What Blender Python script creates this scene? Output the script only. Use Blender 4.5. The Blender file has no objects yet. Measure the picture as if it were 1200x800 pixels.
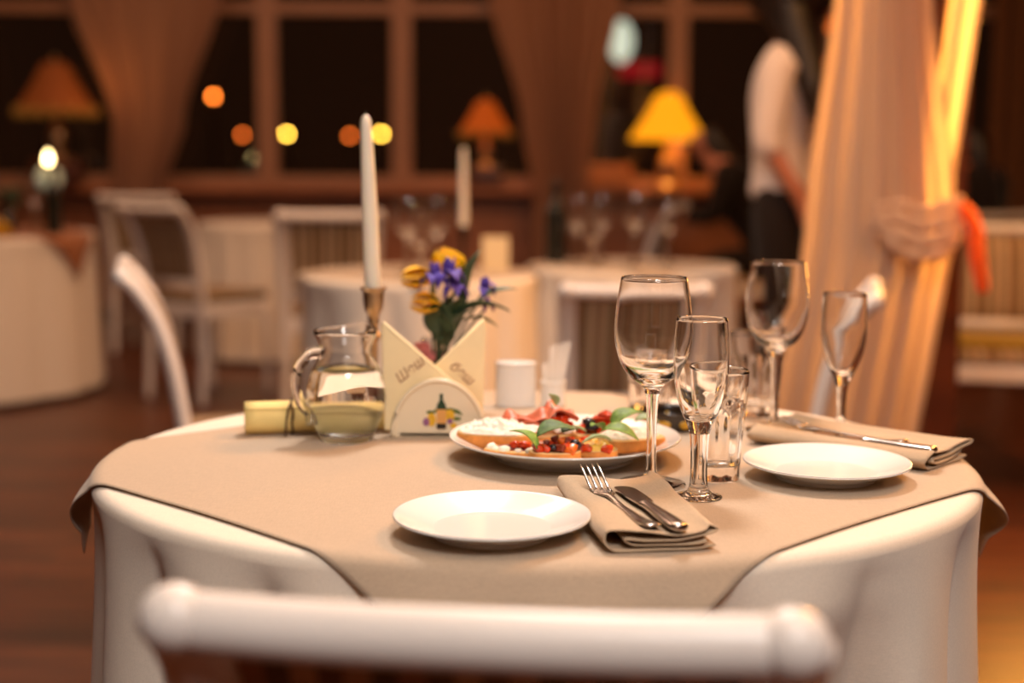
import bpy, bmesh, math, random
from mathutils import Vector, Matrix, noise
from math import sin, cos, pi, radians, sqrt, atan2

scene = bpy.context.scene
COL = scene.collection
random.seed(7)

# ------------------------------------------------------------------ camera
PITCH = radians(7.42)
cam_d = bpy.data.cameras.new('camera')
cam = bpy.data.objects.new('camera', cam_d)
COL.objects.link(cam)
cam.location = (0, 0, 1.13)
cam.rotation_euler = (Matrix.Rotation(pi / 2 - PITCH, 4, 'X') @ Matrix.Rotation(radians(0.3), 4, 'Z')).to_euler()
cam_d.sensor_width = 36
cam_d.lens = 36 * 1667 / 1200
cam_d.clip_start = 0.05
cam_d.clip_end = 300
cam_d.dof.use_dof = True
cam_d.dof.focus_distance = 1.53
cam_d.dof.aperture_fstop = 2.1
scene.camera = cam

# ------------------------------------------------------------------ world, lights, exposure
world = bpy.data.worlds.new('night')
scene.world = world
world.use_nodes = True
bg = world.node_tree.nodes['Background']
bg.inputs[0].default_value = (0.10, 0.035, 0.014, 1)
bg.inputs[1].default_value = 0.09


def area(name, loc, target, size, power, color, size_y=None):
    d = bpy.data.lights.new(name, 'AREA')
    d.shape = 'DISK' if size_y is None else 'ELLIPSE'
    d.size = size
    if size_y:
        d.size_y = size_y
    d.energy = power
    d.color = color
    o = bpy.data.objects.new(name, d)
    COL.objects.link(o)
    o.location = loc
    o.rotation_euler = (Vector(target) - Vector(loc)).to_track_quat('-Z', 'Y').to_euler()
    return o


def point(name, loc, power, color, r=0.05):
    d = bpy.data.lights.new(name, 'POINT')
    d.energy = power
    d.color = color
    d.shadow_soft_size = r
    o = bpy.data.objects.new(name, d)
    COL.objects.link(o)
    o.location = loc
    return o


WARM = (1.0, 0.76, 0.54)
area('table_key_light', (0.12, 2.75, 2.95), (0.02, 1.75, 0.75), 0.5, 46, (1.0, 0.93, 0.88))
area('table_front_light', (0.40, -0.7, 2.65), (0.0, 1.6, 0.6), 0.8, 46, (1.0, 0.93, 0.88))
area('hall_light_middle', (-0.6, 4.9, 3.45), (-0.6, 4.9, 0), 1.4, 36, (1.0, 0.62, 0.40))
area('hall_light_left', (-2.4, 6.6, 3.45), (-2.2, 6.6, 0), 1.6, 36, (1.0, 0.60, 0.40))
area('hall_light_far', (0.4, 7.4, 3.45), (0.2, 8.6, 0.6), 1.6, 20, (1.0, 0.45, 0.20))
area('drape_lamp', (1.66, 4.40, 1.45), (1.45, 3.7, 1.45), 0.14, 40, (1.0, 0.42, 0.07), 1.5)
area('added_ceiling_fill', (0.3, 0.6, 2.7), (0.3, 0.6, 3.6), 1.2, 60, (1.0, 0.84, 0.70))  # added fill bounced off the ceiling, lightens the glass edges
area('added_ceiling_fill', (0.2, 4.2, 2.9), (0.2, 4.2, 3.6), 1.2, 30, (1.0, 0.70, 0.48))  # second added ceiling fill, over the tables behind
area('floor_light_right', (1.9, 2.7, 3.4), (1.5, 3.9, 0.0), 0.8, 95, (1.0, 0.42, 0.10))
point('ceiling_spot', (0.95, -0.3, 2.6), 4, (1.0, 0.9, 0.8), 0.03)
point('ceiling_spot', (1.0, 0.2, 2.4), 3, (1.0, 0.9, 0.8), 0.03)

vs = scene.view_settings
scene.display_settings.display_device = 'sRGB'
vs.view_transform = 'Standard'
vs.look = 'None'
vs.exposure = 0.0
vs.gamma = 1.0
vs.use_curve_mapping = False
cy = scene.cycles
cy.max_bounces = 14
cy.transmission_bounces = 12
cy.transparent_max_bounces = 16
cy.diffuse_bounces = 4
cy.glossy_bounces = 6
cy.caustics_reflective = False
cy.caustics_refractive = True
cy.blur_glossy = 0.6
cy.sample_clamp_indirect = 4.0
cy.use_denoising = True

# ------------------------------------------------------------------ materials


def srgb(r, g, b):
    def f(c):
        c /= 255.0
        return c / 12.92 if c <= 0.04045 else ((c + 0.055) / 1.055) ** 2.4
    return (f(r), f(g), f(b), 1)


class NT:
    def __init__(self, name):
        self.m = bpy.data.materials.new(name)
        self.m.use_nodes = True
        self.t = self.m.node_tree
        self.p = self.t.nodes['Principled BSDF']
        self.out = self.t.nodes['Material Output']

    def n(self, kind, **kw):
        x = self.t.nodes.new(kind)
        for k, v in kw.items():
            setattr(x, k, v)
        return x

    def l(self, a, b):
        self.t.links.new(a, b)

    def coords(self, which='Object', scale=(1, 1, 1), rot=(0, 0, 0)):
        tc = self.n('ShaderNodeTexCoord')
        mp = self.n('ShaderNodeMapping')
        mp.inputs['Scale'].default_value = scale
        mp.inputs['Rotation'].default_value = rot
        self.l(tc.outputs[which], mp.inputs[0])
        return mp.outputs[0]

    def ramp(self, fac, stops, interp='LINEAR'):
        r = self.n('ShaderNodeValToRGB')
        r.color_ramp.interpolation = interp
        el = r.color_ramp.elements
        while len(el) < len(stops):
            el.new(0.5)
        for e, (p, c) in zip(el, stops):
            e.position = p
            e.color = c
        self.l(fac, r.inputs[0])
        return r.outputs[0]


def plain(name, col, rough=0.5, metal=0.0, spec=0.5, coat=0.0, sss=0.0, var=0.0, vscale=30, bump=0.0):
    t = NT(name)
    p = t.p
    p.inputs['Base Color'].default_value = col
    p.inputs['Roughness'].default_value = rough
    p.inputs['Metallic'].default_value = metal
    p.inputs['Specular IOR Level'].default_value = spec
    p.inputs['Coat Weight'].default_value = coat
    if sss:
        p.inputs['Subsurface Weight'].default_value = sss
        p.inputs['Subsurface Radius'].default_value = (0.01, 0.006, 0.003)
        p.inputs['Subsurface Scale'].default_value = 0.6
    if var or bump:
        nz = t.n('ShaderNodeTexNoise')
        nz.inputs['Scale'].default_value = vscale
        nz.inputs['Detail'].default_value = 4
        t.l(t.coords(), nz.inputs['Vector'])
        if var:
            a = tuple(c * (1 - var) for c in col[:3]) + (1,)
            b = tuple(min(1, c * (1 + var)) for c in col[:3]) + (1,)
            t.l(t.ramp(nz.outputs[0], [(0.3, a), (0.7, b)]), p.inputs['Base Color'])
        if bump:
            bp = t.n('ShaderNodeBump')
            bp.inputs['Strength'].default_value = bump
            bp.inputs['Distance'].default_value = 0.002
            t.l(nz.outputs[0], bp.inputs['Height'])
            t.l(bp.outputs[0], p.inputs['Normal'])
    return t.m


def cloth(name, col, weave=900, var=0.05, translucent=0.0, rough=0.85):
    t = NT(name)
    p = t.p
    p.inputs['Roughness'].default_value = rough
    p.inputs['Specular IOR Level'].default_value = 0.15
    p.inputs['Sheen Weight'].default_value = 0.12
    nz = t.n('ShaderNodeTexNoise')
    nz.inputs['Scale'].default_value = 1
    nz.inputs['Detail'].default_value = 6
    t.l(t.coords(scale=(weave * .12, weave * .9, weave * .5)), nz.inputs['Vector'])
    nz2 = t.n('ShaderNodeTexNoise')
    nz2.inputs['Scale'].default_value = 1
    t.l(t.coords(scale=(weave * .9, weave * .12, weave * .5)), nz2.inputs['Vector'])
    mx = t.n('ShaderNodeMath', operation='ADD')
    t.l(nz.outputs[0], mx.inputs[0])
    t.l(nz2.outputs[0], mx.inputs[1])
    hf = t.n('ShaderNodeMath', operation='MULTIPLY')
    hf.inputs[1].default_value = 0.5
    t.l(mx.outputs[0], hf.inputs[0])
    a = tuple(c * (1 - var) for c in col[:3]) + (1,)
    b = tuple(min(1, c * (1 + var)) for c in col[:3]) + (1,)
    t.l(t.ramp(hf.outputs[0], [(0.35, a), (0.65, b)]), p.inputs['Base Color'])
    bp = t.n('ShaderNodeBump')
    bp.inputs['Strength'].default_value = 0.25
    bp.inputs['Distance'].default_value = 0.0006
    t.l(hf.outputs[0], bp.inputs['Height'])
    t.l(bp.outputs[0], p.inputs['Normal'])
    if translucent:
        tr = t.n('ShaderNodeBsdfTranslucent')
        tr.inputs[0].default_value = col
        ms = t.n('ShaderNodeMixShader')
        ms.inputs[0].default_value = translucent
        t.l(p.outputs[0], ms.inputs[1])
        t.l(tr.outputs[0], ms.inputs[2])
        t.l(ms.outputs[0], t.out.inputs[0])
    return t.m


def glass(name, col=(1, 1, 1, 1), ior=1.45, rough=0.0):
    t = NT(name)
    t.p.inputs['Base Color'].default_value = col
    t.p.inputs['Transmission Weight'].default_value = 1
    t.p.inputs['Roughness'].default_value = rough
    t.p.inputs['IOR'].default_value = ior
    return t.m


def emit(name, col, strength, base=None):
    t = NT(name)
    t.p.inputs['Base Color'].default_value = base or col
    t.p.inputs['Emission Color'].default_value = col
    t.p.inputs['Emission Strength'].default_value = strength
    t.p.inputs['Roughness'].default_value = 0.8
    return t.m


def stripes(name, cols, scale):
    t = NT(name)
    t.p.inputs['Roughness'].default_value = 0.8
    t.p.inputs['Specular IOR Level'].default_value = 0.2
    sx = t.n('ShaderNodeSeparateXYZ')
    t.l(t.coords(scale=(scale, 1, 1)), sx.inputs[0])
    fr = t.n('ShaderNodeMath', operation='FRACT')
    t.l(sx.outputs[0], fr.inputs[0])
    k = len(cols)
    t.l(t.ramp(fr.outputs[0], [(i / k, c) for i, c in enumerate(cols)], 'CONSTANT'), t.p.inputs['Base Color'])
    return t.m


def wood(name, c1, c2, plank=None, rough=0.35, rot=0.0):
    t = NT(name)
    v = t.coords(scale=(1, 1, 1), rot=(0, 0, rot))
    mp = t.n('ShaderNodeMapping')
    mp.inputs['Scale'].default_value = (2.2, 30, 8)
    t.l(v, mp.inputs[0])
    nz = t.n('ShaderNodeTexNoise')
    nz.inputs['Scale'].default_value = 1
    nz.inputs['Detail'].default_value = 7
    t.l(mp.outputs[0], nz.inputs['Vector'])
    col = t.ramp(nz.outputs[0], [(0.3, c1), (0.7, c2)])
    if plank:
        br = t.n('ShaderNodeTexBrick')
        br.inputs['Scale'].default_value = 1
        br.inputs['Brick Width'].default_value = plank[0]
        br.inputs['Row Height'].default_value = plank[1]
        br.inputs['Mortar Size'].default_value = 0.003
        br.inputs['Color1'].default_value = (1, 1, 1, 1)
        br.inputs['Color2'].default_value = (0.62, 0.58, 0.55, 1)
        br.inputs['Mortar'].default_value = (0.12, 0.1, 0.09, 1)
        t.l(v, br.inputs['Vector'])
        mx = t.n('ShaderNodeMixRGB', blend_type='MULTIPLY')
        mx.inputs[0].default_value = 1
        t.l(col, mx.inputs[1])
        t.l(br.outputs[0], mx.inputs[2])
        col = mx.outputs[0]
    t.l(col, t.p.inputs['Base Color'])
    t.p.inputs['Roughness'].default_value = rough
    return t.m


M = {}
M['linen_white'] = cloth('white linen', srgb(232, 220, 204))
M['linen_beige'] = cloth('beige linen', srgb(186, 166, 144), 800, 0.06)
M['linen_napkin'] = cloth('napkin linen', srgb(190, 166, 138), 800, 0.07)
M['linen_brown'] = cloth('brown cloth', srgb(150, 96, 62), 500, 0.06)
M['porcelain'] = plain('white porcelain', srgb(238, 236, 232), 0.16, coat=0.5)
M['ceramic_cream'] = plain('cream ceramic', srgb(236, 220, 190), 0.3, coat=0.3)
M['paint_white'] = plain('white paint', srgb(226, 216, 208), 0.32, var=0.02, vscale=12)
M['upholstery'] = stripes('striped upholstery', [srgb(122, 98, 74), srgb(180, 152, 122), srgb(104, 92, 66), srgb(158, 122, 92), srgb(112, 94, 70), srgb(186, 160, 130)], 9.5)
M['glass'] = glass('clear glass')
M['water'] = glass('water', (0.98, 1, 0.98, 1), 1.33)
M['paper_cream'] = plain('cream paper', srgb(248, 226, 178), 0.75, var=0.02, vscale=40)
M['paper_yellow'] = plain('yellow paper', srgb(238, 214, 140), 0.7, var=0.02, vscale=40)
M['paper_white'] = plain('white paper', srgb(238, 230, 220), 0.7)
M['ink_brown'] = plain('brown ink', srgb(150, 96, 66), 0.7)
M['cord_brown'] = plain('brown cord', srgb(72, 40, 22), 0.7)
M['steel'] = plain('polished steel', srgb(196, 188, 182), 0.2, 1.0)
M['brass'] = plain('aged brass', srgb(188, 164, 136), 0.34, 1.0)
M['wax'] = plain('white wax', srgb(240, 230, 212), 0.45, sss=0.3)
M['wick'] = plain('wick', srgb(30, 24, 20), 0.9)
M['petal_purple'] = plain('purple petal', srgb(82, 58, 160), 0.6, var=0.2, vscale=60)
M['petal_violet'] = plain('violet petal', srgb(128, 60, 140), 0.6, var=0.2, vscale=60)
M['petal_yellow'] = plain('yellow petal', srgb(244, 190, 20), 0.55, var=0.12, vscale=60)
M['petal_light'] = plain('pale yellow blotch', srgb(244, 224, 120), 0.6)
M['leaf_dark'] = plain('dark leaf', srgb(52, 74, 48), 0.5, var=0.25, vscale=50)
M['basil_dark'] = plain('dark basil leaf', srgb(84, 114, 64), 0.6, var=0.25, vscale=120, bump=0.4)
M['leaf_basil'] = plain('basil leaf', srgb(112, 150, 58), 0.55, var=0.3, vscale=120, bump=0.4)
M['leaf_grey'] = plain('grey green leaf', srgb(150, 172, 124), 0.55, var=0.2, vscale=120, bump=0.4)
M['ribbon_pink'] = plain('pink ribbon', srgb(205, 120, 120), 0.6)
M['bread'] = plain('bread crumb', srgb(226, 186, 128), 0.85, var=0.12, vscale=90, bump=0.6)
M['crust'] = plain('bread crust', srgb(204, 132, 58), 0.7, var=0.25, vscale=70, bump=0.5)
M['cheese'] = plain('white cheese', srgb(245, 236, 222), 0.6, var=0.06, vscale=150, bump=0.7, sss=0.15)
M['cheese_yellow'] = plain('yellow cheese', srgb(240, 190, 74), 0.5, sss=0.15)
M['tomato'] = plain('tomato', srgb(206, 62, 22), 0.22, sss=0.15, var=0.25, vscale=120)
M['tomato_orange'] = plain('roast pepper', srgb(218, 104, 30), 0.28, sss=0.15, var=0.2, vscale=120)
M['olive'] = plain('black olive', srgb(34, 26, 34), 0.2)
M['ham'] = plain('cured ham', srgb(214, 116, 84), 0.4, var=0.25, vscale=70, sss=0.1)
M['tomato_dark'] = plain('dark tomato', srgb(120, 40, 22), 0.35, var=0.3, vscale=100)
M['ashtray_dark'] = plain('dark glazed ceramic', srgb(48, 36, 26), 0.2, coat=0.5)
M['ochre'] = plain('ochre glaze', srgb(206, 154, 40), 0.3, var=0.3, vscale=90)
M['green_bottle'] = plain('dark green paint', srgb(24, 58, 34), 0.4)
M['black_paint'] = plain('black paint', srgb(26, 20, 18), 0.4)
M['peach_paint'] = plain('peach paint', srgb(224, 164, 90), 0.5)
M['lemon_paint'] = plain('lemon paint', srgb(228, 178, 40), 0.5, var=0.15, vscale=200)
M['grape_paint'] = plain('grape paint', srgb(150, 96, 140), 0.5, var=0.15, vscale=200)
M['leaf_paint'] = plain('leaf paint', srgb(96, 110, 50), 0.5)
M['floor'] = wood('red brown floor boards', srgb(62, 31, 17), srgb(116, 61, 33), (1.3, 0.11), 0.38, 0)
M['wood_dark'] = wood('dark brown wood', srgb(62, 28, 14), srgb(96, 48, 24), None, 0.4)
M['wood_panel'] = wood('brown wall panelling', srgb(150, 90, 58), srgb(188, 120, 80), (1.2, 0.3), 0.5)
M['frame_wood'] = plain('cream window paint', srgb(160, 114, 84), 0.5, var=0.04, vscale=8)
M['wall_paint'] = plain('brown plaster', srgb(104, 66, 44), 0.85, var=0.05, vscale=6)
M['ceiling_paint'] = plain('ceiling plaster', srgb(206, 190, 172), 0.9)
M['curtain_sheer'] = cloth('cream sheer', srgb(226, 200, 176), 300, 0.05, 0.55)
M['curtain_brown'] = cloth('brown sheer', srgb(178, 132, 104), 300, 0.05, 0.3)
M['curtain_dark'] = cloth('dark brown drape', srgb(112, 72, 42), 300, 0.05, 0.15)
M['sash_glow_tint'] = cloth('orange glow-tinted sash', srgb(236, 110, 40), 300, 0.05, 0.3)  # orange lamplight on the sash tail put into its cloth colour
M['pad_olive'] = cloth('olive cushion', srgb(150, 120, 40), 400, 0.06)
M['shirt'] = cloth('white shirt', srgb(226, 212, 204), 400, 0.03)
M['trousers'] = cloth('black trousers', srgb(34, 26, 24), 400, 0.05)
M['dark_clothes'] = cloth('dark clothes', srgb(30, 22, 20), 400, 0.05)
M['skin'] = plain('skin', srgb(196, 128, 100), 0.5, sss=0.1)
M['hair'] = plain('dark hair', srgb(30, 20, 16), 0.45, var=0.3, vscale=40)
M['lips'] = plain('lips', srgb(160, 80, 72), 0.5)
M['shoe'] = plain('black leather', srgb(22, 18, 16), 0.35)
M['shade_yellow'] = emit('lit yellow lampshade', srgb(255, 158, 16), 1.15, srgb(160, 100, 30))
M['shade_orange'] = emit('lit orange lampshade', srgb(226, 92, 14), 0.42, srgb(120, 50, 16))
M['shade_reflected'] = emit('dim reflected lampshade', srgb(200, 86, 20), 0.16, srgb(90, 44, 16))
M['shade_trim'] = emit('lit shade trim', srgb(226, 140, 50), 0.12, srgb(110, 70, 26))
M['light_orange'] = emit('orange street light', (1.0, 0.20, 0.02, 1), 24)
M['light_dim'] = emit('dim orange street light', (1.0, 0.17, 0.02, 1), 10)
M['light_yellow'] = emit('yellow street light', (1.0, 0.55, 0.06, 1), 34)
M['light_white'] = emit('white light', (0.85, 0.9, 0.68, 1), 0.9)
M['light_red'] = emit('red sign light', (0.5, 0.01, 0.015, 1), 0.5)
M['light_pink'] = emit('pink light', (1.0, 0.3, 0.25, 1), 10)
M['flame'] = emit('candle flame', (1.0, 0.72, 0.30, 1), 22)
M['iron'] = plain('dark iron', srgb(38, 30, 26), 0.45, 0.7)
M['asphalt'] = plain('asphalt', srgb(44, 38, 34), 0.9, var=0.2, vscale=3)
M['bottle_glass'] = plain('dark bottle', srgb(24, 26, 20), 0.12, coat=0.5)
M['box_warm'] = plain('tan box', srgb(196, 120, 66), 0.7, var=0.05)
t_ = NT('window glass')
_tr = t_.n('ShaderNodeBsdfTransparent')
_gl = t_.n('ShaderNodeBsdfGlossy')
_gl.inputs['Roughness'].default_value = 0.02
_lw = t_.n('ShaderNodeFresnel')
_lw.inputs[0].default_value = 1.5
_ms = t_.n('ShaderNodeMixShader')
t_.l(_lw.outputs[0], _ms.inputs[0])
t_.l(_tr.outputs[0], _ms.inputs[1])
t_.l(_gl.outputs[0], _ms.inputs[2])
t_.l(_ms.outputs[0], t_.out.inputs[0])
M['pane'] = t_.m

# ------------------------------------------------------------------ object helpers


def thing(name, label, cat, loc=(0, 0, 0), rotz=0.0, group=None, scale=1.0):
    o = bpy.data.objects.new(name, None)
    o.empty_display_size = 0.05
    COL.objects.link(o)
    o.location = loc
    o.rotation_euler = (0, 0, rotz)
    o.scale = (scale,) * 3
    o['label'] = label
    o['category'] = cat
    if group:
        o['group'] = group
    return o


def tag(o, label, cat, group=None, kind=None):
    o['label'] = label
    o['category'] = cat
    if group:
        o['group'] = group
    if kind:
        o['kind'] = kind
    return o


def obj(name, bm, mat, parent=None, smooth=True, loc=None, rotz=0.0, solid=0.0, subsurf=0, label=None):
    me = bpy.data.meshes.new(name)
    if isinstance(bm, tuple):
        me.from_pydata(bm[0], [], bm[1])
    else:
        bmesh.ops.recalc_face_normals(bm, faces=bm.faces)
        bm.to_mesh(me)
        bm.free()
    mats = mat if isinstance(mat, (list, tuple)) else [mat]
    for m in mats:
        me.materials.append(m)
    if smooth:
        for p in me.polygons:
            p.use_smooth = True
        if smooth == 'auto':
            me.set_sharp_from_angle(angle=radians(38))
    o = bpy.data.objects.new(name, me)
    COL.objects.link(o)
    if parent:
        o.parent = parent
    if loc:
        o.location = loc
    o.rotation_euler = (0, 0, rotz)
    if solid:
        md = o.modifiers.new('solidify', 'SOLIDIFY')
        md.thickness = solid
        md.offset = 0
    if subsurf:
        md = o.modifiers.new('subsurf', 'SUBSURF')
        md.levels = subsurf
        md.render_levels = subsurf
    if label:
        o['label'] = label
    return o


def struct(name, bm, mat, parent=None, smooth=False):
    o = obj(name, bm, mat, parent, smooth)
    if not parent:
        o['kind'] = 'structure'
    return o


def kids(o):
    return [c for c in list(o.children)]


def dup(root, loc, rotz, label, group=None, scale=None):
    r = root.copy()
    COL.objects.link(r)
    r.location = loc
    r.rotation_euler = (0, 0, rotz)
    r['label'] = label
    if group:
        r['group'] = group
    if scale:
        r.scale = (scale,) * 3
    for ch in kids(root):
        c = ch.copy()
        COL.objects.link(c)
        c.parent = r
        for g in kids(ch):
            d = g.copy()
            COL.objects.link(d)
            d.parent = c
    return r


def BM():
    return bmesh.new()


def box(bm, c, s, rot=None, bevel=0.0):
    m = Matrix.Translation(c)
    if rot is not None:
        m = m @ rot.to_4x4()
    r = bmesh.ops.create_cube(bm, size=1, matrix=m @ Matrix.Diagonal((s[0], s[1], s[2], 1)))
    if bevel:
        vs_ = set(r['verts'])
        es = [e for e in bm.edges if e.verts[0] in vs_ and e.verts[1] in vs_]
        bmesh.ops.bevel(bm, geom=es, offset=bevel, segments=3, profile=0.5, affect='EDGES')
    return bm


def lathe(bm, prof, segs=48, mod=None, at=(0, 0, 0)):
    """profile of (r, z) points; r == 0 closes to a pole"""
    rings = []
    for (r, z) in prof:
        if r <= 1e-6:
            rings.append([bm.verts.new((at[0], at[1], at[2] + z))])
        else:
            ring = []
            for i in range(segs):
                a = 2 * pi * i / segs
                rr = r * (mod(a, z, r) if mod else 1)
                ring.append(bm.verts.new((at[0] + rr * cos(a), at[1] + rr * sin(a), at[2] + z)))
            rings.append(ring)
    for A, B in zip(rings, rings[1:]):
        if len(A) == 1 and len(B) == 1:
            continue
        for i in range(segs):
            j = (i + 1) % segs
            if len(A) == 1:
                bm.faces.new((A[0], B[i], B[j]))
            elif len(B) == 1:
                bm.faces.new((A[i], A[j], B[0]))
            else:
                bm.faces.new((A[i], A[j], B[j], B[i]))
    return bm


def smooth_prof(pts, n=6, closed=False):
    """Catmull-Rom through (r, z) points or 3-D points"""
    P = [Vector(p) if len(p) == 3 else Vector((p[0], p[1], 0)) for p in pts]
    out = []
    for i in range(len(P) - 1):
        p0 = P[max(i - 1, 0)]
        p1, p2 = P[i], P[i + 1]
        p3 = P[min(i + 2, len(P) - 1)]
        for k in range(n):
            t = k / n
            q = 0.5 * ((2 * p1) + (-p0 + p2) * t + (2 * p0 - 5 * p1 + 4 * p2 - p3) * t * t + (-p0 + 3 * p1 - 3 * p2 + p3) * t ** 3)
            out.append(q)
    out.append(P[-1])
    if len(pts[0]) == 2:
        return [(max(q.x, 0), q.y) for q in out]
    return out


def tube(bm, path, rad, segs=10, squash=None, up=Vector((0, 0, 1)), cap=True):
    """rad: number or list; squash: (a, b) scales of the cross-section"""
    P = [Vector(p) for p in path]
    n = len(P)
    R = rad if isinstance(rad, (list, tuple)) else [rad] * n
    rings = []
    for i in range(n):
        t = (P[min(i + 1, n - 1)] - P[max(i - 1, 0)]).normalized()
        u = up if abs(t.dot(up)) < 0.95 else Vector((1, 0, 0))
        a = t.cross(u).normalized()
        b = a.cross(t).normalized()
        sa, sb = squash if squash else (1, 1)
        rings.append([bm.verts.new(P[i] + (a * cos(2 * pi * k / segs) * sa + b * sin(2 * pi * k / segs) * sb) * R[i]) for k in range(segs)])
    for A, B in zip(rings, rings[1:]):
        for k in range(segs):
            j = (k + 1) % segs
            bm.faces.new((A[k], A[j], B[j], B[k]))
    if cap:
        bm.faces.new(rings[0][::-1])
        bm.faces.new(rings[-1])
    return bm


def prism(bm, poly, y0, y1, plane='xz'):
    """polygon in a plane, extruded along the third axis"""
    def P(a, b, t):
        return (a, t, b) if plane == 'xz' else (a, b, t)
    A = [bm.verts.new(P(a, b, y0)) for a, b in poly]
    B = [bm.verts.new(P(a, b, y1)) for a, b in poly]
    bm.faces.new(A)
    bm.faces.new(B[::-1])
    n = len(poly)
    for i in range(n):
        j = (i + 1) % n
        bm.faces.new((A[i], B[i], B[j], A[j]))
    return bm


def sheet(fn, nu, nv):
    vs_, fs = [], []
    for i in range(nu + 1):
        for j in range(nv + 1):
            vs_.append(tuple(fn(i / nu, j / nv)))
    w = nv + 1
    for i in range(nu):
        for j in range(nv):
            fs.append((i * w + j, (i + 1) * w + j, (i + 1) * w + j + 1, i * w + j + 1))
    return (vs_, fs)


def blob(bm, c, s, sub=2, jitter=0.15, seed=0):
    r = bmesh.ops.create_icosphere(bm, subdivisions=sub, radius=1)
    for v in r['verts']:
        k = 1 + jitter * noise.noise(v.co * 1.7 + Vector((seed * 3.1, seed * 1.7, seed)))
        v.co = Vector(c) + Vector((v.co.x * s[0] * k, v.co.y * s[1] * k, v.co.z * s[2] * k))
    return bm


def ellipsoid(bm, c, s, sub=3):
    return blob(bm, c, s, sub, 0)


def leaf_mesh(L, W, curl=0.25, cup=0.2, n=8, m=4, tip=1.0):
    """leaf along +x, from its stalk at the origin"""
    def fn(u, v):
        w = W * 0.5 * (sin(pi * min(1, u ** 0.8)) ** 0.8 if 0 < u < 1 else 0.02)
        y = (v * 2 - 1) * w
        return (L * u, y, curl * L * (u * (1 - u)) * 1.5 - curl * L * 0.4 * u * u + cup * abs(v * 2 - 1) * w)
    return sheet(fn, n, m)


def xform(md, mat):
    return ([tuple(mat @ Vector(v)) for v in md[0]], md[1])


def join_data(parts):
    V, Fs = [], []
    for v, f in parts:
        k = len(V)
        V += list(v)
        Fs += [tuple(i + k for i in q) for q in f]
    return (V, Fs)


def dirmat(loc, d, roll=0.0):
    """matrix that sends +x to direction d"""
    q = Vector(d).to_track_quat('X', 'Z')
    return Matrix.Translation(loc) @ q.to_matrix().to_4x4() @ Matrix.Rotation(roll, 4, 'X')


# ------------------------------------------------------------------ the room
T = 0.755            # table top level
bm = BM()
box(bm, (0, 3.6, -0.05), (13, 12.4, 0.1))
struct('floor', bm, M['floor'])
bm = BM()
box(bm, (0, 3.6, 3.65), (13, 12.4, 0.1))
struct('ceiling', bm, M['ceiling_paint'])
bm = BM()
box(bm, (-6.45, 3.6, 1.8), (0.1, 12.4, 3.6))
struct('wall_left', bm, M['wall_paint'])
bm = BM()
box(bm, (6.45, 3.6, 1.8), (0.1, 12.4, 3.6))
struct('wall_right', bm, M['wall_paint'])
bm = BM()
box(bm, (0, -2.55, 1.8), (13, 0.1, 3.6))
struct('wall_near', bm, M['wall_paint'])
bm = BM()
WY = 9.5
box(bm, (0, WY + 0.1, 0.44), (12.8, 0.2, 0.88))
box(bm, (0, WY + 0.1, 3.2), (12.8, 0.2, 0.8))
box(bm, (-5.55, WY + 0.1, 1.84), (1.7, 0.2, 1.93))
box(bm, (5.55, WY + 0.1, 1.84), (1.7, 0.2, 1.93))
struct('wall_far', bm, M['wood_panel'])
bm = BM()
box(bm, (0, WY - 0.11, 0.905), (9.6, 0.24, 0.05), bevel=0.012)
struct('trim_1', bm, M['wood_panel'])
bm = BM()
box(bm, (0, WY - 0.02, 0.06), (12.6, 0.04, 0.12))
struct('baseboard_far', bm, M['wood_dark'])

XS = [-4.7, -1.62, -0.735, 1.08, 2.75, 4.7]
for i in range(5):
    x0, x1 = XS[i], XS[i + 1]
    cx, w = (x0 + x1) / 2, x1 - x0
    bm = BM()
    z0, z1 = 0.93, 2.8
    for xx in (x0 + 0.0325, x1 - 0.0325):
        box(bm, (xx, WY + 0.02, (z0 + z1) / 2), (0.065, 0.09, z1 - z0), bevel=0.006)
    for zz in (z0 + 0.03, 2.08, z1 - 0.03):
        box(bm, (cx, WY + 0.02, zz), (w - 0.13, 0.08, 0.075), bevel=0.006)
    wo = struct('window_%d' % (i + 1), bm, M['frame_wood'])
    bm = BM()
    box(bm, (cx, WY + 0.03, (z0 + z1) / 2), (w - 0.12, 0.006, z1 - z0 - 0.1))
    obj('pane', bm, M['pane'], wo, False)

# wooden column behind the sheer curtain
bm = BM()
box(bm, (1.385, 4.6, 1.8), (0.115, 0.115, 3.6), bevel=0.008)
struct('pillar_wooden', bm, M['wood_dark'])

# the street outside
bm = BM()
box(bm, (0, 40, -0.56), (120, 60, 0.1))
o = struct('ground', bm, M['asphalt'])

STREET = [  # x, z at y = 35, radius, material, words
    (-7.28, 2.53, 0.06, 'light_orange', 'bright orange street light, highest of the row outside the left window'),
    (-6.59, 1.61, 0.055, 'light_dim', 'dim orange street light low outside, below the bright orange one'),
    (-5.51, 1.635, 0.055, 'light_yellow', 'yellow street light outside, just right of the first window post'),
    (-3.975, 1.60, 0.055, 'light_dim', 'dim orange street light outside, seen left of the tall candle'),
    (-3.21, 1.65, 0.055, 'light_yellow', 'yellow window reflection built as a street light outside, seen right of the tall candle'),  # a reflection in the pane, made up as a lamp outside
]
for x, z, r, m, lab in STREET:
    s = thing('street_lamp', lab, 'street lamp', (x, 35, -0.51), 0, 'street lights beyond the windows')
    bm = BM()
    tube(bm, [(0, 0, 0), (0, 0, z + 0.51 - r * 0.9)], [0.07, 0.04])
    obj('pole', bm, M['iron'], s)
    bm = BM()
    ellipsoid(bm, (0, 0, z + 0.51), (r, r, r))
    obj('lamp_globe', bm, M[m], s)
s = thing('street_sign', 'lit white and red shop sign outside, seen above the yellow lampshade', 'sign', (2.7, 35, -0.51))
bm = BM()
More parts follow.
